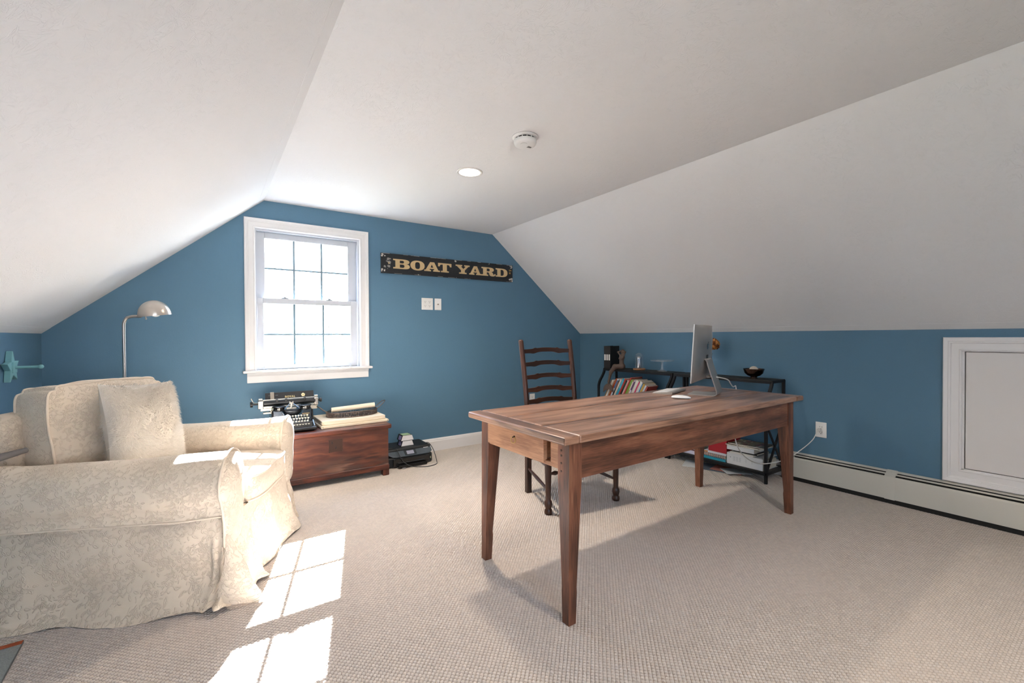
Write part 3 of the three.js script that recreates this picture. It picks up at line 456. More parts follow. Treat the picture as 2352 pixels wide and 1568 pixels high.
// ------------------------------------------------------------------ computer, keyboard, mouse, cable
const alu = mat(0xb9b6b2, 0.42, { metalness: 0.85 }), white = mat(0xe9e9ea, 0.35), black = mat(0x121214, 0.45), satin = mat(0x17181a, 0.5);
{
  const c = group('desktop_computer', 'aluminium all-in-one desktop computer turned towards the chair', 'computer', [2.632, TABLE_Y, 2.362], 0.365);
  // local: +z is the back of the screen, x along the screen
  const tilt = (g) => g.rotateX(0.06).translate(0, 0.268, -0.005);
  const W = 0.264, H = 0.178;
  const body = grid((a, t) => { const x = (a * 2 - 1), y = (t * 2 - 1), r = Math.pow(Math.max(0, (1 - Math.pow(Math.abs(x), 3.2)) * (1 - Math.pow(Math.abs(y), 3.2))), 0.7); return V(x * W, y * H, 0.002 + 0.030 * r); }, 48, 40);
  part('body', tilt(body), alu, c, 'smooth silver metal back');
  part('edge_band', tilt(bx(-W, W, -H, H, -0.0045, 0.0022, 0.002)), mat(0xe0ddd8, 0.35, { metalness: 0.6 }), c);
  part('screen', tilt(bx(-W + 0.004, W - 0.004, -H + 0.055, H - 0.004, -0.006, -0.0045)), phys(0x0a0a0c, 0.06, { clearcoat: 1 }), c, 'black glass screen');
  { // bitten fruit emblem
    const s = new THREE.Shape(); s.moveTo(0, 0.014); s.bezierCurveTo(0.010, 0.021, 0.021, 0.014, 0.0175, 0.006); s.bezierCurveTo(0.012, 0.004, 0.011, -0.004, 0.0185, -0.006); s.bezierCurveTo(0.015, -0.017, 0.009, -0.024, 0.000, -0.0195); s.bezierCurveTo(-0.009, -0.024, -0.018, -0.015, -0.0195, -0.002); s.bezierCurveTo(-0.021, 0.013, -0.010, 0.021, 0, 0.014);
    const lf = new THREE.Shape(); lf.moveTo(0.001, 0.018); lf.quadraticCurveTo(0.002, 0.027, 0.010, 0.029); lf.quadraticCurveTo(0.010, 0.020, 0.001, 0.018);
    part('emblem', tilt(merge([extr(s, 0.0012), extr(lf, 0.0012)]).translate(0, 0.045, 0.0318)), phys(0x101318, 0.12, { clearcoat: 1 }), c, 'glossy black fruit emblem');
  }
  // stand: bent strip from the foot plate up to the back of the screen, with a slot for the cable
  const mid = new THREE.CatmullRomCurve3([V(0, 0.004, -0.075), V(0, 0.004, 0.05), V(0, 0.005, 0.078), V(0, 0.013, 0.094), V(0, 0.028, 0.095), V(0, 0.10, 0.074), V(0, 0.19, 0.046), V(0, 0.222, 0.037), V(0, 0.230, 0.028), V(0, 0.228, 0.020)], false, 'centripetal');
  const hw = 0.086, th = 0.0032, sec = [[-hw, -th], [hw, -th], [hw, th], [-hw, th], [-hw, -th]];
  const strip = grid((a, t) => { const u = mix(0, 1, a), p = mid.getPointAt(u), d = mid.getTangentAt(u), n = V(0, d.z, -d.y), [x, k] = sec[Math.round(t * 4)]; return V(p.x + x, p.y + n.y * k, p.z + n.z * k); }, 70, 4);
  part('stand', toCreasedNormals(strip, 0.7), alu, c);
  part('cable_slot', new THREE.CapsuleGeometry(0.008, 0.022, 4, 12).scale(1, 1, 0.35).rotateX(-0.29).translate(0, 0.098, 0.0745), black, c, 'dark oval cable hole in the stand');
  part('port_cover', tilt(bx(-0.03, 0.03, -0.06, -0.01, 0.027, 0.0335, 0.004)), mat(0x2a2a2c, 0.5), c);
}
{
  const k = group('keyboard', 'slim white wireless keyboard with a silver rim on the table', 'keyboard', [2.555, TABLE_Y, 2.165], 0.30);
  // local z+ is away from the chair (raised rear edge)
  const pr = poly([[-0.064, 0.0005], [0.058, 0.0005], [0.064, 0.010], [0.060, 0.0165], [0.048, 0.0150], [-0.064, 0.0045]]);
  const g = new THREE.ExtrudeGeometry(pr, { depth: 0.278, bevelEnabled: true, bevelSize: 0.001, bevelThickness: 0.001, bevelSegments: 2 }); g.rotateY(-Math.PI / 2).translate(0.139, 0, 0);
  part('frame', g, alu, k);
  part('battery_tube', rod([-0.139, 0.0095, 0.057], [0.139, 0.0095, 0.057], 0.0092, 20), alu, k);
  const kg = new RoundedBoxGeometry(0.0155, 0.003, 0.0155, 1, 0.0012);
  const yk = (z) => 0.0062 + (z + 0.064) * 0.0937;
  for (let r = 0; r < 5; r++) for (let i = 0; i < 14; i++) { if (r === 0 && i > 3 && i < 9) continue; const z = -0.053 + r * 0.0188, m = part('key', kg, white, k); m.position.set(-0.1235 + i * 0.019, yk(z), z); m.rotation.x = -0.093; }
  const sp = part('key', bx(-0.04, 0.04, -0.0015, 0.0015, -0.0078, 0.0078, 0.001), white, k); sp.position.set(0.0, yk(-0.053), -0.053); sp.rotation.x = -0.093;
}
{
  const m = group('computer_mouse', 'flat white wireless mouse beside the keyboard', 'mouse', [2.345, TABLE_Y, 2.40], 0.55);
  const hull = grid((a, t) => { const an = a * 2 * Math.PI, k = Math.sin(t * Math.PI / 2), x = 0.0285 * k * Math.sign(Math.cos(an)) * Math.pow(Math.abs(Math.cos(an)), 0.75), z = 0.0565 * k * Math.sign(Math.sin(an)) * Math.pow(Math.abs(Math.sin(an)), 0.8); return V(x, 0.006 + 0.0155 * Math.pow(Math.cos(t * Math.PI / 2), 0.9) * (1 - 0.15 * z / 0.0565), z); }, 40, 14, true);
  part('shell', hull, phys(0xefefef, 0.15, { clearcoat: 0.6 }), m); part('base', lathe([[0, 0.0002], [0.8, 0.0002], [1, 0.006], [0, 0.006]], 36).scale(0.0275, 1, 0.0555), alu, m);
}
{ // power cord: out of the computer, over the table edge, down and up to the wall outlet
  const pts = [[2.676, 0.855, 2.384], [2.70, 0.852, 2.425], [2.745, 0.838, 2.46], [2.82, 0.805, 2.44], [2.92, 0.775, 2.40], [3.02, 0.768, 2.36], [3.075, 0.762, 2.335], [3.10, 0.735, 2.325], [3.108, 0.66, 2.32], [3.106, 0.52, 2.31], [3.115, 0.41, 2.305], [3.16, 0.30, 2.31], [3.25, 0.215, 2.33], [3.34, 0.175, 2.365], [3.45, 0.172, 2.41], [3.55, 0.19, 2.45], [3.66, 0.26, 2.515], [3.72, 0.34, 2.57], [3.735, 0.40, 2.592], [3.748, 0.412, 2.598]];
  const cd = group('power_cord', 'white power cord running from the computer to the outlet above the heater', 'cord');
  part('cord', tube(pts, 0.0034, 220, 8), mat(0xdcd9d4, 0.5), cd);
  part('plug', merge([bx(3.742, 3.7675, 0.402, 0.424, 2.588, 2.610, 0.005)]), mat(0xdcd9d4, 0.5), cd);
  part('computer_plug', new THREE.CylinderGeometry(0.009, 0.0075, 0.022, 14).rotateX(1.35).translate(2.671, 0.856, 2.377), mat(0xdcd9d4, 0.5), cd);
}
// ------------------------------------------------------------------ wall plates, sign, ceiling fittings
function plate(name, label, w, h, place, rot, kind) {
  const g = group(name, label, kind === 'blank' ? 'wall plate' : 'outlet', place, rot), hole = mat(0x33302d, 0.6), pm = mat(0xeceae6, 0.35);
  part('plate', bx(-w / 2, w / 2, -h / 2, h / 2, 0.0004, 0.006, 0.0025), pm, g);
  const socket = (x, y) => { part('socket', extr((() => { const s = new THREE.Shape(); s.absarc(0, 0, 0.0165, 0.75, Math.PI - 0.75, false); s.absarc(0, 0, 0.0165, Math.PI + 0.75, -0.75, false); return s; })(), 0.002).translate(x, y, 0.0058), pm, g); part('slot', merge([bx(x - 0.0075, x - 0.0055, y - 0.001, y + 0.008, 0.0076, 0.0082), bx(x + 0.0055, x + 0.0075, y - 0.001, y + 0.007, 0.0076, 0.0082), lathe([[0, 0], [0.0026, 0], [0.0026, 0.0005], [0, 0.0005]], 10).rotateX(Math.PI / 2).translate(x, y - 0.0085, 0.0077)]), hole, g); };
  if (kind === 'quad') for (const x of [-0.023, 0.023]) for (const y of [-0.0195, 0.0195]) socket(x, y);
  else if (kind === 'duplex') for (const y of [-0.0195, 0.0195]) socket(0, y);
  else part('connector', lathe([[0, 0], [0.0048, 0], [0.0048, 0.009], [0.0015, 0.009], [0, 0.009]], 12).rotateX(Math.PI / 2).translate(0, 0, 0.006), metal(0x8a7f70, 0.4), g);
  return g;
}
plate('wall_outlet', 'white square four-socket outlet plate below the sign', 0.118, 0.114, [1.757, 1.441, 0], 0, 'quad');
plate('cable_plate', 'narrow white cable plate right of the four-socket outlet', 0.072, 0.114, [1.870, 1.441, 0], 0, 'blank');
plate('wall_outlet', 'white outlet on the blue wall seen through the chair back', 0.072, 0.114, [3.03, 0.412, 0], 0, 'duplex');
plate('wall_outlet', 'white outlet above the heater with a cord plugged in', 0.072, 0.114, [XR, 0.412, 2.604], -Math.PI / 2, 'duplex');
{ // painted wooden sign
  const W = 1.455, H = 0.183, sg = group('wooden_sign', 'weathered black wooden BOAT YARD sign with cream letters', 'sign', [2.029, 1.8035, 0], 0); sg.rotation.z = 0.0055;
  const tx = ctex(2048, 258, (g, w, h) => {
    const S = w / W, X = (m) => m * S, Y = (m) => h / 2 - m * S;
    g.fillStyle = '#15191d'; g.fillRect(0, 0, w, h);
    for (let i = 0; i < 900; i++) { const a = rnd(); g.fillStyle = `rgba(${a > 0.5 ? '70,78,84' : '6,8,10'},${rr(0.05, 0.22)})`; g.fillRect(rnd() * w, rnd() * h, rr(10, 120), rr(1, 3)); }
    const cream = '#cdb183'; g.fillStyle = cream;
    const st = (x, y, r) => { g.beginPath(); for (let i = 0; i < 10; i++) { const a = -Math.PI / 2 + i * Math.PI / 5, q = i % 2 ? r * 0.42 : r; g.lineTo(X(x) + S * q * Math.cos(a), Y(y) + S * q * Math.sin(a)); } g.closePath(); g.fill(); };
    st(0.076, 0.004, 0.0185); g.fillStyle = '#b98f4c'; st(1.419, 0.004, 0.0165); g.fillStyle = cream;
    // wide slab-serif capitals; letter box 0..1 across, 0..1 up
    const let_ = (x0, x1, y0, y1, fn) => { const px = (u) => X(mix(x0, x1, u)), py = (v) => Y(mix(y0, y1, v)); g.beginPath(); fn({ m: (u, v) => g.moveTo(px(u), py(v)), l: (...p) => { for (let i = 0; i < p.length; i += 2) g.lineTo(px(p[i]), py(p[i + 1])); }, c: (a, b, c, d, e, f) => g.bezierCurveTo(px(a), py(b), px(c), py(d), px(e), py(f)), z: () => g.closePath() }); g.fill('evenodd'); };
    const yb = -0.045, yt = 0.046;
    const Bl = (k) => { k.m(0, 1); k.l(0.62, 1); k.c(0.90, 1, 0.98, 0.88, 0.98, 0.75); k.c(0.98, 0.62, 0.90, 0.55, 0.80, 0.53); k.c(0.93, 0.50, 1, 0.40, 1, 0.27); k.c(1, 0.08, 0.88, 0, 0.62, 0); k.l(0, 0, 0, 0.14, 0.13, 0.17, 0.13, 0.83, 0, 0.86); k.z();
      k.m(0.40, 0.86); k.l(0.40, 0.59, 0.56, 0.59); k.c(0.68, 0.59, 0.68, 0.86, 0.56, 0.86); k.z(); k.m(0.40, 0.46); k.l(0.40, 0.14, 0.57, 0.14); k.c(0.71, 0.14, 0.71, 0.46, 0.57, 0.46); k.z(); };
    const Ol = (k) => { k.m(0.5, 1.02); k.c(0.86, 1.02, 1, 0.78, 1, 0.5); k.c(1, 0.22, 0.86, -0.02, 0.5, -0.02); k.c(0.14, -0.02, 0, 0.22, 0, 0.5); k.c(0, 0.78, 0.14, 1.02, 0.5, 1.02); k.z(); k.m(0.5, 0.86); k.c(0.36, 0.86, 0.33, 0.74, 0.33, 0.5); k.c(0.33, 0.26, 0.36, 0.14, 0.5, 0.14); k.c(0.64, 0.14, 0.67, 0.26, 0.67, 0.5); k.c(0.67, 0.74, 0.64, 0.86, 0.5, 0.86); k.z(); };
    const Al = (k) => { k.m(0.38, 1); k.l(0.64, 1, 0.89, 0.17, 1, 0.14, 1, 0, 0.56, 0, 0.56, 0.14, 0.64, 0.17, 0.615, 0.27, 0.36, 0.27, 0.33, 0.17, 0.43, 0.14, 0.43, 0, 0, 0, 0, 0.14, 0.10, 0.17); k.z(); k.m(0.40, 0.41); k.l(0.575, 0.41, 0.485, 0.74); k.z(); };
    const Tl = (k) => { k.m(0, 1); k.l(1, 1, 1, 0.62, 0.88, 0.62); k.c(0.85, 0.82, 0.80, 0.84, 0.655, 0.84); k.l(0.655, 0.17, 0.80, 0.14, 0.80, 0, 0.20, 0, 0.20, 0.14, 0.345, 0.17, 0.345, 0.84); k.c(0.20, 0.84, 0.15, 0.82, 0.12, 0.62); k.l(0, 0.62); k.z(); };
    const Yl = (k) => { k.m(0, 1); k.l(0.47, 1, 0.47, 0.86, 0.38, 0.83, 0.545, 0.56, 0.70, 0.83, 0.60, 0.86, 0.60, 1, 1, 1, 1, 0.86, 0.90, 0.83, 0.645, 0.40, 0.645, 0.17, 0.78, 0.14, 0.78, 0, 0.24, 0, 0.24, 0.14, 0.375, 0.17, 0.375, 0.40, 0.10, 0.83, 0, 0.86); k.z(); };
    const Rl = (k) => { k.m(0, 1); k.l(0.55, 1); k.c(0.80, 1, 0.87, 0.88, 0.87, 0.74); k.c(0.87, 0.59, 0.79, 0.52, 0.68, 0.49); k.c(0.80, 0.44, 0.80, 0.34, 0.82, 0.24); k.c(0.83, 0.15, 0.90, 0.16, 0.90, 0.27); k.l(1, 0.27); k.c(1, 0.04, 0.88, -0.03, 0.74, -0.02); k.c(0.56, 0, 0.55, 0.12, 0.54, 0.24); k.c(0.53, 0.38, 0.48, 0.42, 0.37, 0.42); k.l(0.37, 0.17, 0.47, 0.14, 0.47, 0, 0, 0, 0, 0.14, 0.11, 0.17, 0.11, 0.83, 0, 0.86); k.z(); k.m(0.37, 0.86); k.l(0.37, 0.55, 0.49, 0.55); k.c(0.61, 0.55, 0.61, 0.86, 0.49, 0.86); k.z(); };
    const Dl = (k) => { k.m(0, 1); k.l(0.52, 1); k.c(0.88, 1, 1, 0.80, 1, 0.5); k.c(1, 0.20, 0.88, 0, 0.52, 0); k.l(0, 0, 0, 0.14, 0.13, 0.17, 0.13, 0.83, 0, 0.86); k.z(); k.m(0.42, 0.85); k.l(0.42, 0.15, 0.49, 0.15); k.c(0.66, 0.15, 0.68, 0.28, 0.68, 0.5); k.c(0.68, 0.72, 0.66, 0.85, 0.49, 0.85); k.z(); };
    for (const [a, b, f] of [[0.112, 0.274, Bl], [0.280, 0.424, Ol], [0.419, 0.585, Al], [0.565, 0.712, Tl], [0.758, 0.920, Yl], [0.913, 1.060, Al], [1.060, 1.236, Rl], [1.236, 1.388, Dl]]) let_(a, b, yb, yt, f);
    // chips at corners and edges
    const chip = (x, y, r, n, c = '#c9c1b8') => { g.fillStyle = c; for (let i = 0; i < n; i++) { g.beginPath(); const q = r * rr(0.15, 0.7), cx = x + r * rr(-1, 1), cy = y + r * rr(-0.8, 0.8); for (let a = 0; a < 6.28; a += 0.8) g.lineTo(cx + q * rr(0.5, 1.1) * Math.cos(a), cy + q * rr(0.4, 0.9) * Math.sin(a)); g.fill(); } };
    chip(28, 26, 24, 10); chip(24, h - 30, 26, 11); chip(w - 30, 30, 24, 9); chip(w - 28, h - 32, 28, 12); chip(90, h / 2 - 30, 40, 8, '#8f8a84'); chip(70, h - 70, 40, 8, '#8f8a84'); chip(w - 45, 90, 22, 5, '#b98f4c');
    for (let i = 0; i < 26; i++) { const tp = rnd() < 0.6; g.fillStyle = '#b9b2aa'; g.fillRect(rnd() * w, tp ? 0 : h - rr(2, 5), rr(20, 110), rr(2, 5)); }
    chip(1060, 8, 24, 5); chip(500, h - 6, 14, 5); chip(1080, h - 5, 10, 3); chip(1620, 10, 12, 4);
    g.fillStyle = '#3a2c22'; for (const [x, y] of [[30, 30], [30, h - 34], [w - 34, 34], [w - 32, h - 34]]) { g.beginPath(); g.arc(x, y, 6, 0, 7); g.fill(); }
  });
  const bg = bx(-W / 2, W / 2, -H / 2, H / 2, 0.001, 0.018, 0.002); part('board', bg, mat(0x23272b, 0.6), sg);
  part('face', new THREE.PlaneGeometry(W - 0.002, H - 0.002).translate(0, 0, 0.0185), new THREE.MeshStandardMaterial({ map: tx, roughness: 0.55 }), sg, 'painted BOAT YARD lettering with a star at each end');
}
{ const s = group('smoke_detector', 'round white smoke detector on the ceiling beside the downlight', 'smoke detector', [1.437, HC, 2.06]), w = mat(0xe8e6e3, 0.4), dk = mat(0x4a4643, 0.6);
  part('base', lathe([[0, 0], [0.070, 0], [0.070, -0.006], [0.062, -0.010], [0.055, -0.011], [0, -0.011]], 40), w, s);
  part('vent_ring', lathe([[0.054, -0.010], [0.054, -0.020], [0, -0.020]], 40), dk, s, 'dark vent slots round the rim');
  for (let i = 0; i < 14; i++) { const a = i / 14 * 6.283; const m = part('vent_rib', bx(-0.0025, 0.0025, -0.021, -0.009, 0.052, 0.060, 0.001), w, s); m.rotation.y = a; }
  part('cover', lathe([[0.056, -0.0195], [0.0615, -0.021], [0.062, -0.034], [0.058, -0.043], [0.045, -0.047], [0.02, -0.048], [0, -0.048]], 40), w, s);
  part('test_button', lathe([[0, -0.0475], [0.018, -0.0475], [0.0175, -0.0495], [0, -0.050]], 24).translate(-0.018, 0, 0.012), w, s);
  for (let i = 0; i < 6; i++) part('speaker_slot', bx(0.018 + i * 0.0042, 0.0202 + i * 0.0042, -0.0488, -0.047, -0.012 + i * 0.001, 0.008 - i * 0.001), dk, s);
  part('indicator', new THREE.SphereGeometry(0.0022, 8, 6).translate(-0.014, -0.044, 0.046), dk, s);
}
const lampWarm = new THREE.Color().setRGB(1, 0.88, 0.74);
function downlight(x, z, label) {
  const g = group('recessed_ceiling_light', label, 'ceiling light', [x, HC, z]);
  part('trim_ring', lathe([[0.070, 0.0005], [0.086, 0.0005], [0.0865, -0.0035], [0.080, -0.006], [0.070, -0.003]], 48), mat(0xe6e2de, 0.4), g);
  const lens = part('lens', lathe([[0, -0.0055], [0.03, -0.0052], [0.0705, -0.0022]], 40), new THREE.MeshStandardMaterial({ color: 0xffffff, roughness: 0.5, emissive: new THREE.Color().setRGB(1, 0.96, 0.9), emissiveIntensity: 2.2, side: THREE.DoubleSide }), g, 'glowing white diffuser');
  const L = new THREE.SpotLight(lampWarm, LAMP, 0, 1.35, 0.9); L.name = 'downlight'; L.position.set(0, -0.012, 0); L.target.position.set(0, -1, 0); L.castShadow = true; L.shadow.radius = 3.5; g.add(L, L.target);
}
const LAMP = 6;
downlight(1.437, 1.437, 'glowing recessed downlight in the flat ceiling');
downlight(1.437, 4.55, 'recessed downlight in the flat ceiling behind the viewpoint');
// ------------------------------------------------------------------ floor lamp, star hook
{
  const g = group('floor_lamp', 'brushed nickel reading lamp with a domed shade behind the armchair', 'floor lamp', [-0.421, 0, 0.50]), nk = metal(0xb3aca4, 0.3);
  part('base', lathe([[0, 0], [0.115, 0], [0.115, 0.008], [0.105, 0.016], [0.03, 0.022], [0.014, 0.03], [0, 0.03]], 40), nk, g);
  part('pole', tube([[0, 0.02, 0], [0, 0.4, 0], [0, 0.9, 0], [0, 1.17, 0], [0.002, 1.215, 0.001], [0.014, 1.242, 0.005], [0.04, 1.252, 0.012], [0.085, 1.254, 0.022]], 0.0085, 90, 12), nk, g);
  const sh = new THREE.Group(); sh.name = 'shade'; sh.position.set(0.150, 1.262, 0.036); sh.rotation.z = 0.13; sh.rotation.x = 0.05; g.add(sh);
  const shell = grid((a, t) => { const an = a * 6.2832, q = t * Math.PI / 2, k = Math.sin(q), r = 0.083 * k; return V(r * Math.cos(an), 0.094 * Math.pow(Math.cos(q), 0.92) - 0.004, r * 0.96 * Math.sin(an)); }, 48, 18, true);
  part('shade_shell', shell, new THREE.MeshStandardMaterial({ color: C(0xc6bdb3), roughness: 0.32, metalness: 0.9, side: THREE.DoubleSide }), sh);
  part('shade_lining', shell.clone().scale(0.975, 0.97, 0.975), mat(0xf2efe8, 0.5, { side: THREE.DoubleSide }), sh, 'white inside of the shade');
  part('bulb', new THREE.SphereGeometry(0.028, 20, 14).scale(1, 0.85, 1).translate(0.005, 0.012, 0), mat(0xf4f1ea, 0.25), sh);
  part('socket', rod([-0.075, 0.006, 0], [-0.02, 0.012, 0], 0.012, 14), nk, sh);
  part('switch_knob', merge([rod([-0.045, -0.016, 0.0], [-0.045, 0.004, 0], 0.003, 8), new THREE.SphereGeometry(0.0055, 10, 8).translate(-0.045, -0.018, 0)]), nk, sh);
}
{
  const g = group('star_hook', 'teal painted star wall hook with a round-tipped peg', 'wall hook', [XL, 0.968, 0.60], Math.PI / 2), tm = mat(0x7fb3b5, 0.6);
  const s = new THREE.Shape(); for (let i = 0; i < 10; i++) { const a = Math.PI / 2 + i * Math.PI / 5 + 0.08, r = i % 2 ? 0.040 : 0.088; i ? s.lineTo(r * Math.cos(a), r * Math.sin(a)) : s.moveTo(r * Math.cos(a), r * Math.sin(a)); } s.closePath();
  part('star', extr(s, 0.026, 0.003).translate(0, 0, 0.001), tm, g); part('backing', bx(-0.028, 0.028, -0.028, 0.028, 0.026, 0.034, 0.002), tm, g);
  part('peg', merge([rod([0, 0, 0.03], [0, 0.001, 0.125], 0.0075, 12), new THREE.SphereGeometry(0.012, 14, 10).translate(0, 0.001, 0.128)]), tm, g);
}
{ const t = single('folded_throw', (() => { const g = new RoundedBoxGeometry(0.16, 0.022, 0.17, 4, 0.010); g.rotateZ(0.25).rotateY(-0.39); const p = g.attributes.position; for (let i = 0; i < p.count; i++) p.setY(i, p.getY(i) + 0.006 * n3(p.getX(i) * 20, p.getZ(i) * 20, 1, 3)); g.computeVertexNormals(); return g.translate(-0.735, 0.632, 1.36); })(), mat(0x6c6866, 0.9), 'dark grey folded cloth at the back end of the near armchair arm', 'cloth'); }
{ // runner at the left wall
  const tx = ctex(512, 1024, (g, w, h) => {
    g.fillStyle = '#8d9291'; g.fillRect(0, 0, w, h);
    for (let i = 0; i < 26000; i++) { const a = Math.floor(rr(90, 190)); g.fillStyle = `rgba(${a},${a + 3},${a + 2},0.25)`; g.fillRect(rnd() * w, rnd() * h, 3, 3); }
    g.fillStyle = '#a8512f'; g.fillRect(0.35 * w, 0, 0.65 * w, 18);
    const pet = (x, y, L, a, c) => { g.fillStyle = c; g.beginPath(); g.ellipse(x, y, L, L * 0.3, a, 0, 7); g.fill(); };
    for (let i = 0; i < 40; i++) pet(rnd() * w, 60 + rnd() * (h - 60), rr(20, 60), rnd() * 3.14, ['#b9a88a', '#6d6a4d', '#4a2a22', '#b08a3e', '#a9a592', '#a8643a'][i % 6]);
    g.strokeStyle = '#5f5f45'; g.lineWidth = 7; for (let i = 0; i < 8; i++) { g.beginPath(); g.moveTo(rnd() * w, rnd() * h); g.bezierCurveTo(rnd() * w, rnd() * h, rnd() * w, rnd() * h, rnd() * w, rnd() * h); g.stroke(); }
    for (let i = 0; i < 30000; i++) { g.fillStyle = `rgba(${rnd() < 0.5 ? '255,255,255' : '0,0,0'},0.06)`; g.fillRect(rnd() * w, rnd() * h, 2, 2); }
  });
  const g = new THREE.BoxGeometry(0.30, 0.010, 1.5); const r = single('runner_rug', g, [mat(0x7f8281, 0.95), mat(0x7f8281, 0.95), new THREE.MeshStandardMaterial({ map: tx, roughness: 0.95 }), mat(0x7f8281, 0.95), mat(0x7f8281, 0.95), mat(0x7f8281, 0.95)], 'grey patterned runner rug with an orange edge in the lower left corner', 'rug'); r.position.set(-0.700, 0.0065, 2.42); r.rotation.y = 0.03;
}
// ------------------------------------------------------------------ trunk and what stands on it
const TR_Y = 0.418;
{
  const t = group('blanket_chest', 'old reddish brown wooden trunk with an iron lock plate under the window', 'trunk', [0.79, 0, 0.265]);
  const tw = wood(31, 0x2c120b, 0x5e2d1c, 0x86492f, { rough: 0.42, coat: 0.2, blotch: 0.6, rings: 6, warp: 2.5 });
  const front = dtex(1024, 512, (u, v) => { // weathered front board: grain, dark stains and a bleached lower right
    const wv = fbm(u, v, 3, 4, 40, 4), ring = Math.sin(6.28 * (v * 5 + wv * 2.6 + u * 0.8)), fi = vnoise(u * 24, v * 230, 24, 230, 41), bl = fbm(u, v, 5, 5, 44, 4);
    let c = mix3(rgb(0x3f1c11), rgb(0x733e28), clamp(0.5 + 0.22 * ring + 0.3 * (fi - 0.5) + 0.9 * (bl - 0.5)));
    const low = sstep(0.42, 0.12, v + 0.35 * (bl - 0.5) + 0.10 * Math.sin(u * 9));
    c = mix3(c, rgb(0x4a332b), 0.8 * low * sstep(0.35, 0.6, fbm(u, v, 6, 9, 47, 3) + 0.15));
    const pale = sstep(0.46, 0.6, fbm(u, v, 4, 10, 51, 3)) * sstep(0.4, 0.1, v) * sstep(0.25, 0.7, u); c = mix3(c, rgb(0x9a745c), 0.85 * pale);
    const dk = sstep(0.60, 0.75, fbm(u, v, 3, 9, 58, 4)) * sstep(0.6, 0.3, v); c = mix3(c, rgb(0x2a1713), 0.7 * dk);
    return c;
  }, true);
  const x = 0.408, z0 = -0.215, z1 = 0.225;
  part('body', boxUV(bx(-x, x, 0.075, 0.382, z0, z1, 0.003), 0), tw, t);
  part('front_board', (() => { const g = new THREE.PlaneGeometry(2 * x - 0.004, 0.300).translate(0, 0.2285, z1 + 0.0006); return g; })(), new THREE.MeshPhysicalMaterial({ map: front, bumpMap: tw.bumpMap, bumpScale: 0.0004, roughness: 0.45, clearcoat: 0.15 }), t);
  part('base_moulding', wbx(-x - 0.008, x + 0.004, 0.048, 0.092, z0, z1 + 0.010, 0.006), tw, t);
  part('lid', (() => { const g = bx(-x - 0.02, x + 0.022, 0.380, TR_Y, z0 - 0.005, z1 + 0.022, 0.012, 3); const p = g.attributes.position; for (let i = 0; i < p.count; i++) { const q = V().fromBufferAttribute(p, i), a = Math.exp(-Math.pow((q.x + 0.0) / 0.05, 2)); if (q.y < 0.39 && q.z > z1) p.setY(i, q.y + 0.009 * a); } g.computeVertexNormals(); return boxUV(g, 0, 0.4, 0.1); })(), tw, t);
  for (const [a, b] of [[-1, 1], [1, 1], [-1, -1], [1, -1]]) { const fx = a * (x - 0.022), fz = b > 0 ? z1 - 0.028 : z0 + 0.03; part('foot', wbx(fx - 0.026, fx + 0.026, 0, 0.056, fz - 0.028, fz + 0.034, 0.007, 1), tw, t); }
  const iron = mat(0x4a352c, 0.5, { metalness: 0.5 });
  const lp = new THREE.Shape(); lp.moveTo(-0.052, -0.050); lp.quadraticCurveTo(0, -0.040, 0.052, -0.050); lp.quadraticCurveTo(0.047, 0, 0.052, 0.050); lp.quadraticCurveTo(0, 0.045, -0.052, 0.050); lp.quadraticCurveTo(-0.047, 0, -0.052, -0.050);
  const l = part('lock_plate', extr(lp, 0.0035, 0.001).translate(0.0, 0.297, z1 + 0.001), iron, t, 'rusty iron lock plate with a keyhole');
  part('keyhole', merge([bx(-0.031, -0.025, 0.312, 0.332, z1 + 0.0042, z1 + 0.0055), bx(-0.002, 0.002, 0.278, 0.296, z1 + 0.0042, z1 + 0.0055), lathe([[0, 0], [0.0045, 0], [0, 0.001]], 10).rotateX(Math.PI / 2).translate(0, 0.278, z1 + 0.0048)]), black, l);
  for (const [a, b] of [[-0.044, 0.338], [0.044, 0.338], [-0.044, 0.255], [0.044, 0.255]]) part('nail', new THREE.SphereGeometry(0.0035, 8, 6).scale(1, 1, 0.5).translate(a, b, z1 + 0.0045), iron, l);
  for (const a of [-0.14, 0.13]) part('nail', new THREE.SphereGeometry(0.005, 8, 6).scale(1, 0.5, 1).translate(a, TR_Y - 0.002, z1 + 0.012), iron, t);
}
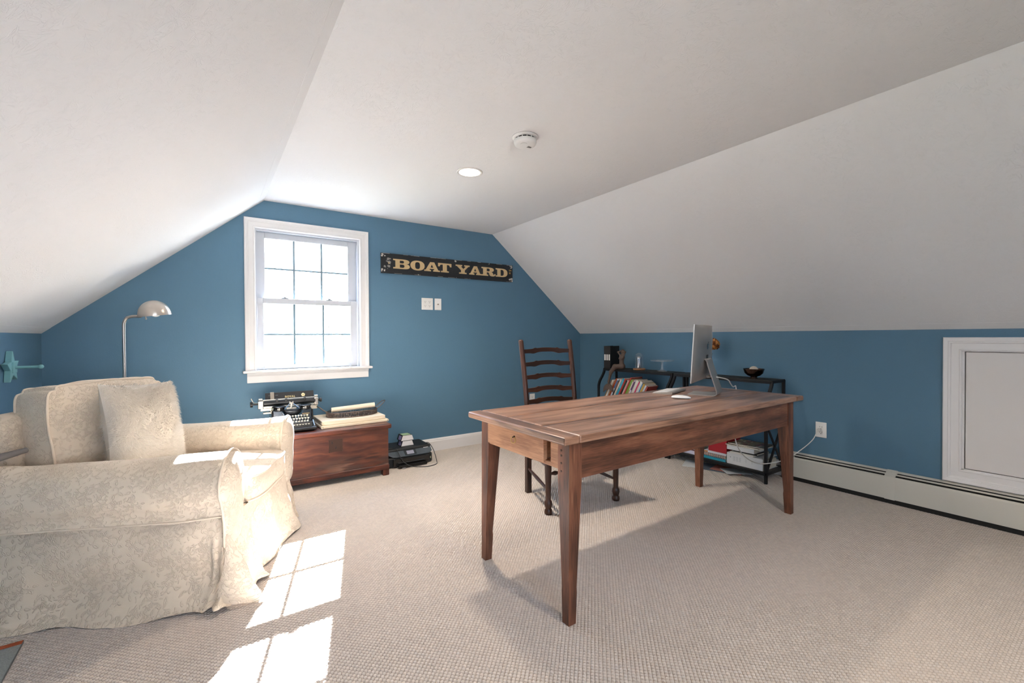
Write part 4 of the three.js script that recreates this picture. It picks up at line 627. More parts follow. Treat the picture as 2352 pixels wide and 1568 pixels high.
{ // typewriter
  const t = group('typewriter', 'antique black desktop typewriter with white round keys on the trunk', 'typewriter', [0.520, TR_Y, 0.275], -0.02);
  const bl = phys(0x0d0e11, 0.22, { clearcoat: 0.7, clearcoatRoughness: 0.15 }), st = metal(0xb9b1a4, 0.3), dk = mat(0x1a1918, 0.5);
  part('base', bx(-0.148, 0.148, 0.006, 0.03, -0.17, 0.155, 0.008, 3), bl, t);
  for (const a of [-1, 1]) for (const b of [-0.14, 0.125]) part('foot', lathe([[0, 0], [0.014, 0], [0.012, 0.008], [0, 0.008]], 14).translate(a * 0.125, 0, b), dk, t);
  part('front_sill', bx(-0.152, 0.152, 0.008, 0.034, 0.128, 0.165, 0.009, 3), bl, t);
  for (const a of [-1, 1]) {
    part('side_wall', extr(poly([[-0.16, 0.02], [0.15, 0.02], [0.15, 0.04], [0.075, 0.075], [0.052, 0.135], [0.045, 0.150], [-0.16, 0.150]]), 0.012, 0.003).rotateY(-Math.PI / 2).translate(a * 0.136 + 0.006, 0, 0), bl, t);
    // ribbon spool
    part('ribbon_spool', merge([lathe([[0, 0.152], [0.044, 0.152], [0.044, 0.158], [0.040, 0.160], [0.040, 0.176], [0.046, 0.178], [0.046, 0.184], [0.041, 0.1865], [0, 0.1865]], 30).translate(a * 0.090, 0, 0.018)]), bl, t);
    part('spool_screw', lathe([[0, 0.160], [0.005, 0.160], [0.005, 0.178], [0, 0.178]], 10).translate(a * 0.090, 0, 0.062), st, t);
    part('ribbon_arm', rod([a * 0.055, 0.156, 0.035], [a * 0.014, 0.193, -0.02], 0.0035, 8), metal(0x93a5b8, 0.3), t);
  }
  part('front_plate', extr((() => { const s = poly([[-0.130, 0.062], [0.130, 0.062], [0.130, 0.152], [0.075, 0.152], [0.070, 0.140]]); s.absarc(0, 0.152, 0.072, -0.15, -Math.PI + 0.15, true); s.lineTo(-0.075, 0.152); s.lineTo(-0.130, 0.152); return s; })(), 0.008, 0.002).rotateX(-0.16).translate(0, 0.005, 0.066), bl, t);
  part('type_basket_rim', (() => { const p = []; for (let i = 0; i <= 20; i++) { const a = -0.15 - (Math.PI - 0.3) * i / 20; p.push([0.070 * Math.cos(a), 0.152 + 0.070 * Math.sin(a) * 0.86, 0.062 - 0.01 * Math.sin(a)]); } return tube(p, 0.005, 60, 8); })(), phys(0x33465e, 0.2, { clearcoat: 1 }), t);
  part('type_basket', lathe([[0.005, 0], [0.03, 0.004], [0.06, 0.030], [0.066, 0.05]], 30).scale(1, 1, 0.7).translate(0, 0.098, 0.016), metal(0x5d6066, 0.45), t, 'fan of steel type bars');
  part('type_guide', merge([bx(-0.006, 0.006, 0.16, 0.205, -0.022, -0.016, 0.002), bx(-0.014, -0.007, 0.19, 0.212, -0.022, -0.018, 0.002), bx(0.007, 0.014, 0.19, 0.212, -0.022, -0.018, 0.002), bx(-0.035, 0.035, 0.150, 0.168, -0.025, -0.017, 0.003)]), st, t);
  const keyG = lathe([[0, 0.004], [0.0068, 0.004], [0.0076, 0.0025], [0.007, 0], [0.0015, -0.001], [0.0015, -0.02], [0, -0.02]], 14), keyM = mat(0xe6ddcb, 0.35);
  for (let r = 0; r < 4; r++) for (let i = 0; i < 11; i++) { const k = part('key', keyG, keyM, t); k.position.set(-0.102 + i * 0.0197 + (r % 2) * 0.006 - r * 0.001, 0.112 - r * 0.0195, 0.082 + r * 0.0185); k.rotation.x = 0.35; }
  part('key_bed', bx(-0.125, 0.125, 0.028, 0.07, 0.075, 0.140, 0.004).rotateX(0), dk, t);
  part('space_bar', bx(-0.085, 0.085, 0.038, 0.046, 0.142, 0.154, 0.003), mat(0x2a2826, 0.4), t);
  // decals
  part('name_plate', new THREE.PlaneGeometry(0.06, 0.03).rotateX(-0.16).translate(0.088, 0.118, 0.0838), new THREE.MeshStandardMaterial({ roughness: 0.4, map: ctex(128, 64, (g, w, h) => { g.fillStyle = '#0d0e11'; g.fillRect(0, 0, w, h); g.strokeStyle = '#c9a969'; g.lineWidth = 4; g.beginPath(); g.moveTo(8, 24); for (let i = 0; i < 11; i++) g.lineTo(8 + i * 11, 22 - (i % 2) * 12); g.stroke(); g.fillStyle = '#cbb88a'; g.beginPath(); g.arc(78, 48, 12, 0, 7); g.fill(); g.fillRect(60, 32, 36, 5); }) }), t, 'worn gold maker lettering');
  part('bell_plate', bx(-0.085, -0.042, 0.098, 0.122, 0.078, 0.083, 0.002), mat(0xcfc0a3, 0.4), t);
  // carriage
  const c = new THREE.Group(); c.name = 'carriage'; t.add(c);
  part('platen', rod([-0.185, 0.205, -0.045], [0.172, 0.205, -0.045], 0.021, 24), mat(0x16171a, 0.4), c);
  part('carriage_rail', merge([bx(-0.205, 0.185, 0.221, 0.228, -0.062, -0.050, 0.002), bx(-0.20, 0.18, 0.168, 0.18, -0.075, -0.06, 0.002), rod([-0.19, 0.232, -0.04], [0.175, 0.232, -0.04], 0.003)]), st, c);
  for (const [a, w] of [[-0.205, 0.036], [0.180, 0.03]]) part('carriage_end', merge([bx(a - w / 2, a + w / 2, 0.168, 0.228, -0.072, -0.028, 0.005), rod([a - 0.012, 0.238, -0.05], [a + 0.012, 0.238, -0.05], 0.008)]), st, c);
  for (const a of [-1, 1]) part('platen_knob', merge([rod([a > 0 ? 0.19 : -0.258, 0.205, -0.045], [a > 0 ? 0.212 : -0.22, 0.205, -0.045], 0.007), rod([a > 0 ? 0.205 : -0.272, 0.205, -0.045], [a > 0 ? 0.220 : -0.256, 0.205, -0.045], a > 0 ? 0.016 : 0.02, 18)]), dk, c);
  part('return_lever', tube([[-0.222, 0.215, -0.02], [-0.25, 0.222, -0.005], [-0.262, 0.24, 0.0], [-0.268, 0.255, 0.0]], 0.003, 24, 6), st, c);
  part('margin_rack', merge([bx(-0.19, -0.12, 0.128, 0.140, -0.06, -0.03, 0.003), bx(-0.205, -0.13, 0.148, 0.168, -0.065, -0.05, 0.003), bx(0.135, 0.19, 0.135, 0.165, -0.075, -0.05, 0.004)]), metal(0xcfc2aa, 0.4), c);
  for (const a of [-0.098, -0.035, 0.095]) part('paper_finger', bx(a - 0.008, a + 0.008, 0.214, 0.236, -0.03, -0.022, 0.003), dk, c);
  const tab = ctex(1024, 160, (g, w, h) => { g.fillStyle = '#191b1f'; g.fillRect(0, 0, w, h); g.fillStyle = '#d8c48f'; g.font = 'bold 62px sans-serif'; g.textAlign = 'center'; g.textBaseline = 'middle'; g.save(); g.translate(w * 0.50, h * 0.66); g.scale(1.15, 1); g.fillText('ROYAL', 0, 0); g.restore(); g.strokeStyle = '#8d8f92'; g.lineWidth = 3; for (const y of [52, 62]) { g.beginPath(); g.moveTo(60, y); g.lineTo(110, y); g.moveTo(200, y); g.lineTo(260, y); g.stroke(); }
    g.fillStyle = '#e0cfa4'; g.beginPath(); for (let i = 0; i < 5; i++) { const a = Math.PI / 2 + i * Math.PI * 2 / 5 + Math.PI; g.lineTo(w * 0.775 + 46 * Math.cos(a), h * 0.52 + 46 * Math.sin(a)); } g.closePath(); g.fill(); g.fillStyle = '#a9895a'; g.beginPath(); g.arc(w * 0.775, h * 0.52, 14, 0, 7); g.fill(); });
  const pt = new THREE.Group(); pt.name = 'paper_table'; c.add(pt);
  part('table_plate', bx(-0.172, 0.168, 0, 0.058, -0.0015, 0.0015, 0.001).rotateX(-0.35).translate(0, 0.224, -0.072), mat(0x191b1f, 0.4), pt);
  part('table_face', new THREE.PlaneGeometry(0.338, 0.055).translate(-0.002, 0.0285, 0.002).rotateX(-0.35).translate(0, 0.224, -0.072), new THREE.MeshStandardMaterial({ map: tab, roughness: 0.4 }), pt, 'ROYAL lettering and a pentagon crest');
  part('paper_gauge', bx(-0.138, -0.112, 0, 0.062, 0.0025, 0.005, 0.001).rotateX(-0.35).translate(0, 0.224, -0.072), st, pt);
}
{ // two parcels or stretched canvases in kraft paper, a gallery tray and a roll of paper
  const kr = (c) => mat(c, 0.7, { bumpMap: wallBump, bumpScale: 0.0006 });
  const big = group('wrapped_canvas', 'larger flat cream parcel lying directly on the trunk lid', 'parcel', [0.965, TR_Y, 0.228], 0.035);
  part('slab', bx(-0.268, 0.262, 0.0, 0.020, -0.185, 0.180, 0.005, 3), kr(0xe3d2b8), big); for (const x of [-0.258, 0.252]) part('tack', new THREE.SphereGeometry(0.0035, 8, 6).translate(x, 0.011, 0.180), mat(0x5a4632, 0.5), big);
  const small = group('wrapped_canvas', 'smaller thicker cream parcel under the metal tray', 'parcel', [0.962, TR_Y + 0.020, 0.222], 0.02);
  part('slab', bx(-0.252, 0.246, 0.0, 0.034, -0.176, 0.162, 0.006, 3), kr(0xe6d7c0), small); part('corner_fold', extr(poly([[0, 0], [0.022, 0], [0, 0.022]]), 0.0015).translate(-0.25, 0.006, 0.1615), kr(0xd6c5a8), small);
  const ty = TR_Y + 0.054, t = group('gallery_tray', 'oval dark metal tray with a pierced rail and two loop handles', 'tray', [0.985, ty, 0.215], 0.03), pew = metal(0x75665e, 0.4);
  const A = 0.205, B = 0.125, el = (a, k = 0) => [(A + k) * Math.cos(a), (B + k) * Math.sin(a)], N = 96;
  part('bottom', lathe([[0, 0.0004], [1, 0.0004], [1, 0.003], [0, 0.003]], 64).scale(A, 1, B), mat(0x3b332f, 0.5, { metalness: 0.6 }), t);
  const loop = (y, r) => { const p = []; for (let i = 0; i < 60; i++) { const [x, z] = el(i / 60 * 6.2832); p.push([x, y, z]); } return tube(p, r, 160, 6, true); };
  part('bottom_rim', loop(0.004, 0.0035), pew, t); part('top_rim', loop(0.040, 0.003), pew, t); part('middle_wire', loop(0.030, 0.0014), pew, t);
  for (let i = 0; i < N; i++) { const [x, z] = el(i / N * 6.2832); const m = part('baluster', BAL(), pew, t); m.position.set(x, 0, z); m.rotation.y = -i / N * 6.2832; }
  for (const s of [-1, 1]) part('handle', tube([[s * 0.196, 0.040, -0.036], [s * 0.225, 0.058, -0.034], [s * 0.262, 0.088, -0.026], [s * 0.278, 0.098, 0], [s * 0.262, 0.088, 0.026], [s * 0.225, 0.058, 0.034], [s * 0.196, 0.040, 0.036]], 0.0036, 70, 8), pew, t);
  const r = group('paper_roll', 'rolled sheet of cream paper lying across the tray', 'paper roll', [0.995, ty + 0.060, 0.215]);
  const roll = grid((a, q) => { const an = a * 6.2832 * 2.6, rad = 0.0135 + 0.0085 * a, x = mix(-0.172, 0.172, q); return V(x, rad * Math.sin(an), rad * Math.cos(an)); }, 110, 12); roll.rotateZ(0.055).rotateY(-0.10);
  part('sheet', roll, mat(0xead9bf, 0.7, { side: THREE.DoubleSide }), r);
}
function BAL() { return BAL.g ??= lathe([[0.0016, 0.004], [0.0034, 0.012], [0.0016, 0.018], [0.0022, 0.026], [0.0014, 0.040]], 6); }
{ // printer and cartridge boxes
  const p = group('printer', 'black inkjet printer on the carpet beside the trunk', 'printer', [1.443, 0, 0.205], 0.0), gl = phys(0x0c0d0f, 0.22, { clearcoat: 0.6 }), mt = mat(0x17191c, 0.55), pan = mat(0x4a535a, 0.35);
  part('body', merge([bx(-0.205, 0.205, 0.004, 0.088, -0.165, 0.140, 0.016, 4), bx(-0.205, 0.205, 0.07, 0.120, -0.165, 0.082, 0.01, 3)]), mt, p);
  part('scanner_lid', bx(-0.210, 0.210, 0.112, 0.150, -0.165, 0.095, 0.016, 4), mt, p);
  { const s = poly([[-0.205, 0.050], [-0.16, 0.006], [-0.12, 0], [0.17, 0], [0.205, 0.022], [0.207, 0.074], [-0.207, 0.074]]); part('control_panel', extr(s, 0.010, 0.003).rotateX(-0.95).translate(0, 0.083, 0.141), pan, p, 'sloping grey control panel'); }
  part('display', bx(-0.028, 0.036, 0.014, 0.052, 0.0105, 0.012, 0.0005).rotateX(-0.95).translate(0, 0.085, 0.142), mat(0x9c9cab, 0.3), p, 'pale grey display'); part('display_bezel', bx(-0.05, 0.058, 0.006, 0.062, 0.0095, 0.0105, 0.0004).rotateX(-0.95).translate(0, 0.085, 0.142), mat(0x23272b, 0.3), p);
  part('brand_strip', bx(0.135, 0.18, 0.058, 0.064, 0.0102, 0.0112).rotateX(-0.95).translate(0, 0.085, 0.142), mat(0xc8c8ca, 0.4), p);
  part('front_cover', bx(-0.16, 0.165, 0.012, 0.078, 0.138, 0.155, 0.006, 3), gl, p); part('paper_tray', bx(-0.125, 0.13, 0.006, 0.030, 0.10, 0.20, 0.005, 3), gl, p); part('output_slot', bx(-0.115, 0.12, 0.040, 0.0415, 0.155, 0.158), mat(0x5b6167, 0.35), p);
  part('round_badge', lathe([[0, 0], [0.010, 0], [0.009, 0.002], [0, 0.0022]], 20).rotateX(Math.PI / 2).rotateY(0.5).translate(0.188, 0.045, 0.139), mat(0xb9b99a, 0.4), p);
  part('power_cable', tube([[0.20, 0.15, 0.02], [0.205, 0.152, 0.07], [0.222, 0.11, 0.11], [0.232, 0.05, 0.145], [0.235, 0.006, 0.165], [0.20, 0.004, 0.235], [0.13, 0.004, 0.265], [0.05, 0.006, 0.245], [-0.03, 0.02, 0.225], [-0.085, 0.06, 0.185], [-0.11, 0.12, 0.15], [-0.118, 0.158, 0.10], [-0.15, 0.156, 0.075], [-0.19, 0.153, 0.07]], 0.0032, 160, 7), mat(0x24272a, 0.45), p, 'thin black cable looped over the front');
  part('cable_tip', bx(-0.1, -0.07, 0.0, 0.012, 0.195, 0.212, 0.003), metal(0xbfc2c6, 0.3), p);
  const cart = (y, lbl, green) => { const g = group('cartridge_box', lbl, 'box', [1.452, y, 0.200], 0.02, undefined);
    part('carton', extr(poly([[-0.060, 0.0], [0.060, 0.0], [0.044, 0.047], [-0.044, 0.047]]), 0.10, 0.0015).translate(0, 0, -0.055), mat(0x17181b, 0.5), g);
    part('white_end', extr(poly([[-0.058, 0.002], [0.058, 0.002], [0.0425, 0.0455], [-0.0425, 0.0455]]), 0.0012).translate(0, 0, 0.0452), mat(0xe4e2e2, 0.5), g);
    part('side_print', bx(-0.002, 0.002, -0.018, 0.018, -0.02, 0.03).rotateZ(-0.33).translate(-0.0535, 0.0235, 0), mat(0x8d86b0, 0.5), g); if (green) part('top_label', bx(-0.036, 0.036, 0.0468, 0.0478, -0.045, 0.036), mat(0xa9c79a, 0.5), g); return g; };
  cart(0.1503, 'lower white-ended cartridge box standing on the printer', false); cart(0.1983, 'upper cartridge box with a pale green top, stacked on the printer', true);
}
// ------------------------------------------------------------------ two black console shelves along the right wall
const SH_TOP = 0.775, SH_MID = 0.462, SH_LOW = 0.088, SXF = 3.44, SXB = 3.735;
const iron2 = mat(0x15161a, 0.5, { metalness: 0.3 }), shelfWood = mat(0x191512, 0.55);
function consoleShelf(z0, z1, label) {
  const g = group('console_shelf', label, 'shelf', [0, 0, 0], 0), w = 0.02;
  for (const z of [z0 + w / 2, z1 - w / 2]) {
    const fx = SXF + w / 2;
    const lower = [[fx, 0, z], [fx, 0.57, z]], cv = new THREE.CatmullRomCurve3([V(fx, 0.56, z), V(fx + 0.003, 0.60, z), V(fx + 0.022, 0.645, z), V(fx + 0.055, 0.69, z), V(fx + 0.082, 0.735, z), V(fx + 0.090, SH_TOP - 0.014, z)]);
    const ring = [[-1, -1], [1, -1], [1, 1], [-1, 1], [-1, -1]];
    const bend = toCreasedNormals(grid((a, t) => { const p = cv.getPointAt(a), d = cv.getTangentAt(a), n = V(d.y, -d.x, 0), [s, q] = ring[Math.round(t * 4)]; return V(p.x + n.x * s * w / 2, p.y + n.y * s * w / 2, p.z + q * w / 2); }, 24, 4), 0.7);
    part('front_leg', merge([bx(fx - w / 2, fx + w / 2, 0, 0.565, z - w / 2, z + w / 2, 0.002), bend]), iron2, g);
    part('rear_leg', bx(SXB - w, SXB, 0, SH_TOP - 0.004, z - w / 2, z + w / 2, 0.002), iron2, g);
    part('end_rail', merge([bx(SXF + 0.09, SXB, SH_TOP - 0.022, SH_TOP - 0.004, z - w / 2, z + w / 2), bx(SXF, SXB, SH_MID - 0.022, SH_MID - 0.004, z - w / 2, z + w / 2), bx(SXF, SXB, SH_LOW - 0.024, SH_LOW - 0.004, z - w / 2, z + w / 2)]), iron2, g);
    part('cross_brace', merge([bar([SXF + 0.02, SH_LOW, z], [SXB - 0.02, SH_MID - 0.02, z], 0.014), bar([SXF + 0.02, SH_MID - 0.02, z], [SXB - 0.02, SH_LOW, z], 0.012)]), iron2, g);
  }
  for (const [x0, y] of [[SXF + 0.088, SH_TOP], [SXF + 0.004, SH_MID], [SXF + 0.004, SH_LOW]]) { part('shelf_board', bx(x0, SXB - 0.002, y - 0.012, y, z0 + 0.002, z1 - 0.002, 0.002), shelfWood, g); part('front_rail', bx(x0 - 0.006, x0 + 0.012, y - 0.026, y - 0.006, z0 + 0.012, z1 - 0.012, 0.002), iron2, g); }
  return g;
}
consoleShelf(0.622, 1.490, 'black metal console shelf with curved legs nearer the corner');
consoleShelf(1.502, 2.372, 'black metal console shelf with curved legs nearer the heater');
// things on the top boards
{ const g = group('ring_binder', 'black lever-arch binder standing on the console shelf end', 'binder', [3.578, SH_TOP, 0.665], 0.22), bk = mat(0x1a1716, 0.6);
  // local -x is the spine side, z along the shelf
  part('covers', merge([bx(-0.04, 0.145, 0.001, 0.238, -0.040, -0.037), bx(-0.04, 0.145, 0.001, 0.238, 0.037, 0.040), bx(-0.043, -0.040, 0.001, 0.238, -0.040, 0.040, 0.001)]), bk, g); part('pages', bx(-0.03, 0.12, 0.004, 0.225, -0.034, 0.034), mat(0x2a2623, 0.8), g);
  for (const z of [-0.026, 0.0, 0.026]) part('spine_label', bx(-0.0445, -0.043, 0.085, 0.148, z - 0.0085, z + 0.0085), mat(0xd8d4cc, 0.6), g, 'white paper strip on the spine'); }
function sdfMesh(bones, lo, hi, res, k = 0.02) { // tapered capsules joined smoothly
  const mc = new MarchingCubes(res, new THREE.MeshStandardMaterial(), false, false, 60000), c = V((lo[0] + hi[0]) / 2, (lo[1] + hi[1]) / 2, (lo[2] + hi[2]) / 2), h = Math.max(hi[0] - lo[0], hi[1] - lo[1], hi[2] - lo[2]) / 2;
  const p = V(), B = bones.map(([a, b, r0, r1, fl]) => ({ a: V(...a), d: V(...b).sub(V(...a)), r0, r1, fl }));
  mc.isolation = 0;
  for (let z = 0; z < res; z++) for (let y = 0; y < res; y++) for (let x = 0; x < res; x++) {
    p.set(c.x + (x - res / 2) / (res / 2) * h, c.y + (y - res / 2) / (res / 2) * h, c.z + (z - res / 2) / (res / 2) * h); let s = 1e3;
    for (const b of B) { const q = p.clone().sub(b.a), t = clamp(q.dot(b.d) / b.d.lengthSq()), v = q.addScaledVector(b.d, -t); if (b.fl) { v.x /= b.fl; } const d = v.length() - mix(b.r0, b.r1, t), hh = clamp(0.5 + 0.5 * (s - d) / k); s = mix(s, d, hh) - k * hh * (1 - hh); }
    mc.field[x + y * res + z * res * res] = -s;
  }
  mc.update();
  const g = new THREE.BufferGeometry(); g.setAttribute('position', new THREE.Float32BufferAttribute(mc.positionArray.slice(0, mc.count * 3), 3)); g.scale(h, h, h).translate(c.x, c.y, c.z);
  const m = mergeVertices(g, 1e-5); m.computeVertexNormals(); return m;
}
{ // mermaid sitting on the board edge, arms raised behind the head, tail hanging down
  const b = [[[0.01, 0.03, 0], [0.0, 0.07, -0.004], 0.026, 0.020], [[0, 0.07, -0.004], [0.004, 0.125, 0.0], 0.020, 0.026], [[0.004, 0.125, 0], [0.006, 0.148, 0.003], 0.024, 0.012], [[0.006, 0.148, 0.003], [0.005, 0.168, 0.003], 0.009, 0.009], [[0.002, 0.185, 0.002], [0.006, 0.190, 0.006], 0.0165, 0.0165],
    [[-0.018, 0.112, -0.012], [-0.02, 0.111, -0.012], 0.011, 0.010], [[-0.016, 0.112, 0.014], [-0.018, 0.111, 0.014], 0.011, 0.010],
    [[0.004, 0.142, -0.022], [-0.004, 0.176, -0.047], 0.009, 0.008], [[-0.004, 0.176, -0.047], [0.008, 0.192, -0.014], 0.008, 0.006], [[0.004, 0.142, 0.024], [0.012, 0.178, 0.034], 0.009, 0.008], [[0.012, 0.178, 0.034], [0.012, 0.194, 0.014], 0.008, 0.006], [[0.016, 0.185, 0.004], [0.022, 0.12, 0.006], 0.012, 0.008],
    [[0.01, 0.028, 0], [-0.052, 0.026, -0.048], 0.028, 0.025], [[-0.052, 0.026, -0.048], [-0.078, -0.03, -0.078], 0.024, 0.019], [[-0.078, -0.03, -0.078], [-0.090, -0.13, -0.100], 0.018, 0.010], [[-0.090, -0.13, -0.100], [-0.090, -0.175, -0.104], 0.010, 0.009]];
  const body = sdfMesh(b, [-0.14, -0.20, -0.18], [0.09, 0.22, 0.10], 80, 0.012);
  const fl = new THREE.Shape(); fl.moveTo(0, 0.012); fl.bezierCurveTo(0.026, 0.012, 0.052, -0.012, 0.050, -0.062); fl.bezierCurveTo(0.040, -0.048, 0.018, -0.040, 0.002, -0.034); fl.bezierCurveTo(-0.016, -0.042, -0.036, -0.044, -0.050, -0.066); fl.bezierCurveTo(-0.060, -0.020, -0.028, 0.012, 0, 0.012);
  const fluke = extr(fl, 0.012, 0.004, 3).scale(1.25, 1.25, 1).rotateY(-Math.PI / 2 + 0.12).translate(-0.084, -0.168, -0.104);
  const g = group('mermaid_figurine', 'brown cast mermaid figurine sitting on the shelf edge with her tail hanging', 'figurine', [3.548, SH_TOP, 0.868]), m = mat(0x5b4a41, 0.65, { bumpMap: wallBump, bumpScale: 0.001 });
  part('body', body, m, g); part('tail_fluke', boxUV(fluke), m, g);
}
{ const g = group('glass_cloche', 'glass bell jar on a round wooden base holding a silver ornament', 'cloche', [3.60, SH_TOP, 1.052]);
  part('base', lathe([[0, 0], [0.058, 0], [0.061, 0.004], [0.061, 0.014], [0.056, 0.018], [0, 0.018]], 40), wood(41, 0x6b4428, 0x94633f, 0xb9885f, { W: 256, H: 128 }), g);
  const dome = (r, h) => { const p = []; p.push([r, 0.018]); p.push([r, 0.018 + h - r]); for (let a = 5; a <= 90; a += 7) p.push([r * Math.cos(a * Math.PI / 180), 0.018 + h - r + r * Math.sin(a * Math.PI / 180)]); return lathe(p, 40); };
  part('dome', dome(0.042, 0.158), phys(0xf4f8fa, 0.03, { transmission: 0.93, thickness: 0 }), g, 'clear glass dome');
  part('ornament', lathe([[0, 0.019], [0.024, 0.019], [0.026, 0.024], [0.026, 0.115], [0.024, 0.130], [0.012, 0.138], [0, 0.139]], 28).translate(-0.003, 0, 0), metal(0xd9d4d8, 0.12), g, 'polished silver cylinder'); }
{ const g = group('cake_stand', 'clear pressed glass cake stand with a scalloped plate', 'cake stand', [3.60, SH_TOP, 1.327]), gm = phys(0xf2f6f8, 0.08, { transmission: 0.85, thickness: 0 });
  const plt = grid((a, t) => { const an = a * 6.2832, r = 0.105 * t, sc = 1 + 0.02 * Math.cos(an * 24) * sstep(0.8, 1, t); return V(r * sc * Math.cos(an), 0.106 + 0.006 * sstep(0.75, 1, t), r * sc * Math.sin(an)); }, 144, 12, true), plb = plt.clone().translate(0, -0.005, 0);
  part('plate', merge([plt, plb, grid((a, t) => { const an = a * 6.2832, r = 0.105 * (1 + 0.02 * Math.cos(an * 24)); return V(r * Math.cos(an), 0.112 - 0.010 * t, r * Math.sin(an)); }, 144, 1, true)]), gm, g);
  part('stem', lathe([[0.0, 0.1], [0.03, 0.1005], [0.018, 0.094], [0.012, 0.085], [0.010, 0.05], [0.012, 0.03], [0.020, 0.018], [0.046, 0.008], [0.048, 0.0], [0, 0.0]], 32), gm, g); }
{ const g = group('silver_bowl', 'dark tarnished silver footed bowl near the shelf end', 'bowl', [3.60, SH_TOP, 2.195]);
  part('bowl', lathe([[0.032, 0], [0.034, 0.004], [0.026, 0.008], [0.024, 0.016], [0.045, 0.024], [0.066, 0.044], [0.074, 0.070], [0.078, 0.078], [0.075, 0.079], [0.070, 0.070], [0.060, 0.046], [0.040, 0.030], [0, 0.024]], 44), metal(0x5a4a43, 0.22), g); }
{ const g = group('twine_ball', 'off-white ball of twine sitting in the silver bowl', 'ball', [3.598, SH_TOP + 0.066, 2.195]), m = mat(0xc4b8a8, 0.9);
  const R = 0.031; part('core', new THREE.SphereGeometry(R - 0.004, 20, 14), mat(0x4a4038, 0.9), g);
  const wraps = []; for (let i = 0; i < 46; i++) { const t = new THREE.TorusGeometry(R * Math.sqrt(1 - Math.pow((i % 9 - 4) / 6, 2)), 0.0021, 5, 36).translate(0, 0, R * (i % 9 - 4) / 6); t.rotateX(Math.floor(i / 9) * 1.1 + 0.3).rotateY(Math.floor(i / 9) * 1.9); wraps.push(t); } const w = part('twine', merge(wraps), m, g); w.userData.kind = 'stuff'; }
{ const g = group('flower_vase', 'clear glass bud vase behind the computer', 'vase', [3.625, SH_TOP, 1.812]); part('vessel', lathe([[0, 0], [0.034, 0], [0.036, 0.004], [0.030, 0.012], [0.012, 0.04], [0.009, 0.09], [0.010, 0.16], [0.015, 0.19], [0.0135, 0.19], [0.0085, 0.16], [0.0075, 0.09], [0.010, 0.045], [0, 0.02]], 28), phys(0xf2f6f8, 0.06, { transmission: 0.8, thickness: 0 }), g);
  const f = group('dried_hydrangea', 'dried orange-brown hydrangea bloom standing in the bud vase', 'flower', [3.625, SH_TOP + 0.012, 1.815]); part('stem', tube([[0, 0.0, 0], [0.002, 0.09, 0.0], [0.001, 0.165, 0.003], [0.0, 0.225, 0.006]], 0.003, 20, 6), mat(0x5b4326, 0.8), f);
  const pet = grid((a, t) => { const x = (a * 2 - 1) * 0.011 * Math.sqrt(Math.max(0.02, 1 - Math.pow(t * 2 - 1, 2))), y = t * 0.022; return V(x, 0.005 * Math.sin(t * 3) + 0.3 * x * x / 0.011, y); }, 4, 5);
  const cols = [mat(0xb87436, 0.8, { side: 2 }), mat(0x8e5426, 0.8, { side: 2 }), mat(0xcf8d4c, 0.8, { side: 2 }), mat(0x6e3d1c, 0.8, { side: 2 })];
  for (let i = 0; i < 240; i++) { const y = 1 - 1.75 * (i + 0.5) / 240, a = i * 2.39996, r = Math.sqrt(1 - y * y), n = V(r * Math.cos(a), y, r * Math.sin(a)), m = part('petal', pet, cols[i % 4], f); m.position.set(n.x * 0.046, 0.258 + n.y * 0.044, n.z * 0.052 + 0.004); m.quaternion.setFromUnitVectors(V(0, 1, 0), n); m.rotateY(i * 1.7); m.rotateX(rr(-0.5, 0.7)); m.scale.setScalar(rr(0.8, 1.35)); } }
// ------------------------------------------------------------------ books
const paper = mat(0xe2dccd, 0.85), bookMats = {};
const bm = (c) => (bookMats[c] ??= mat(c, 0.5));
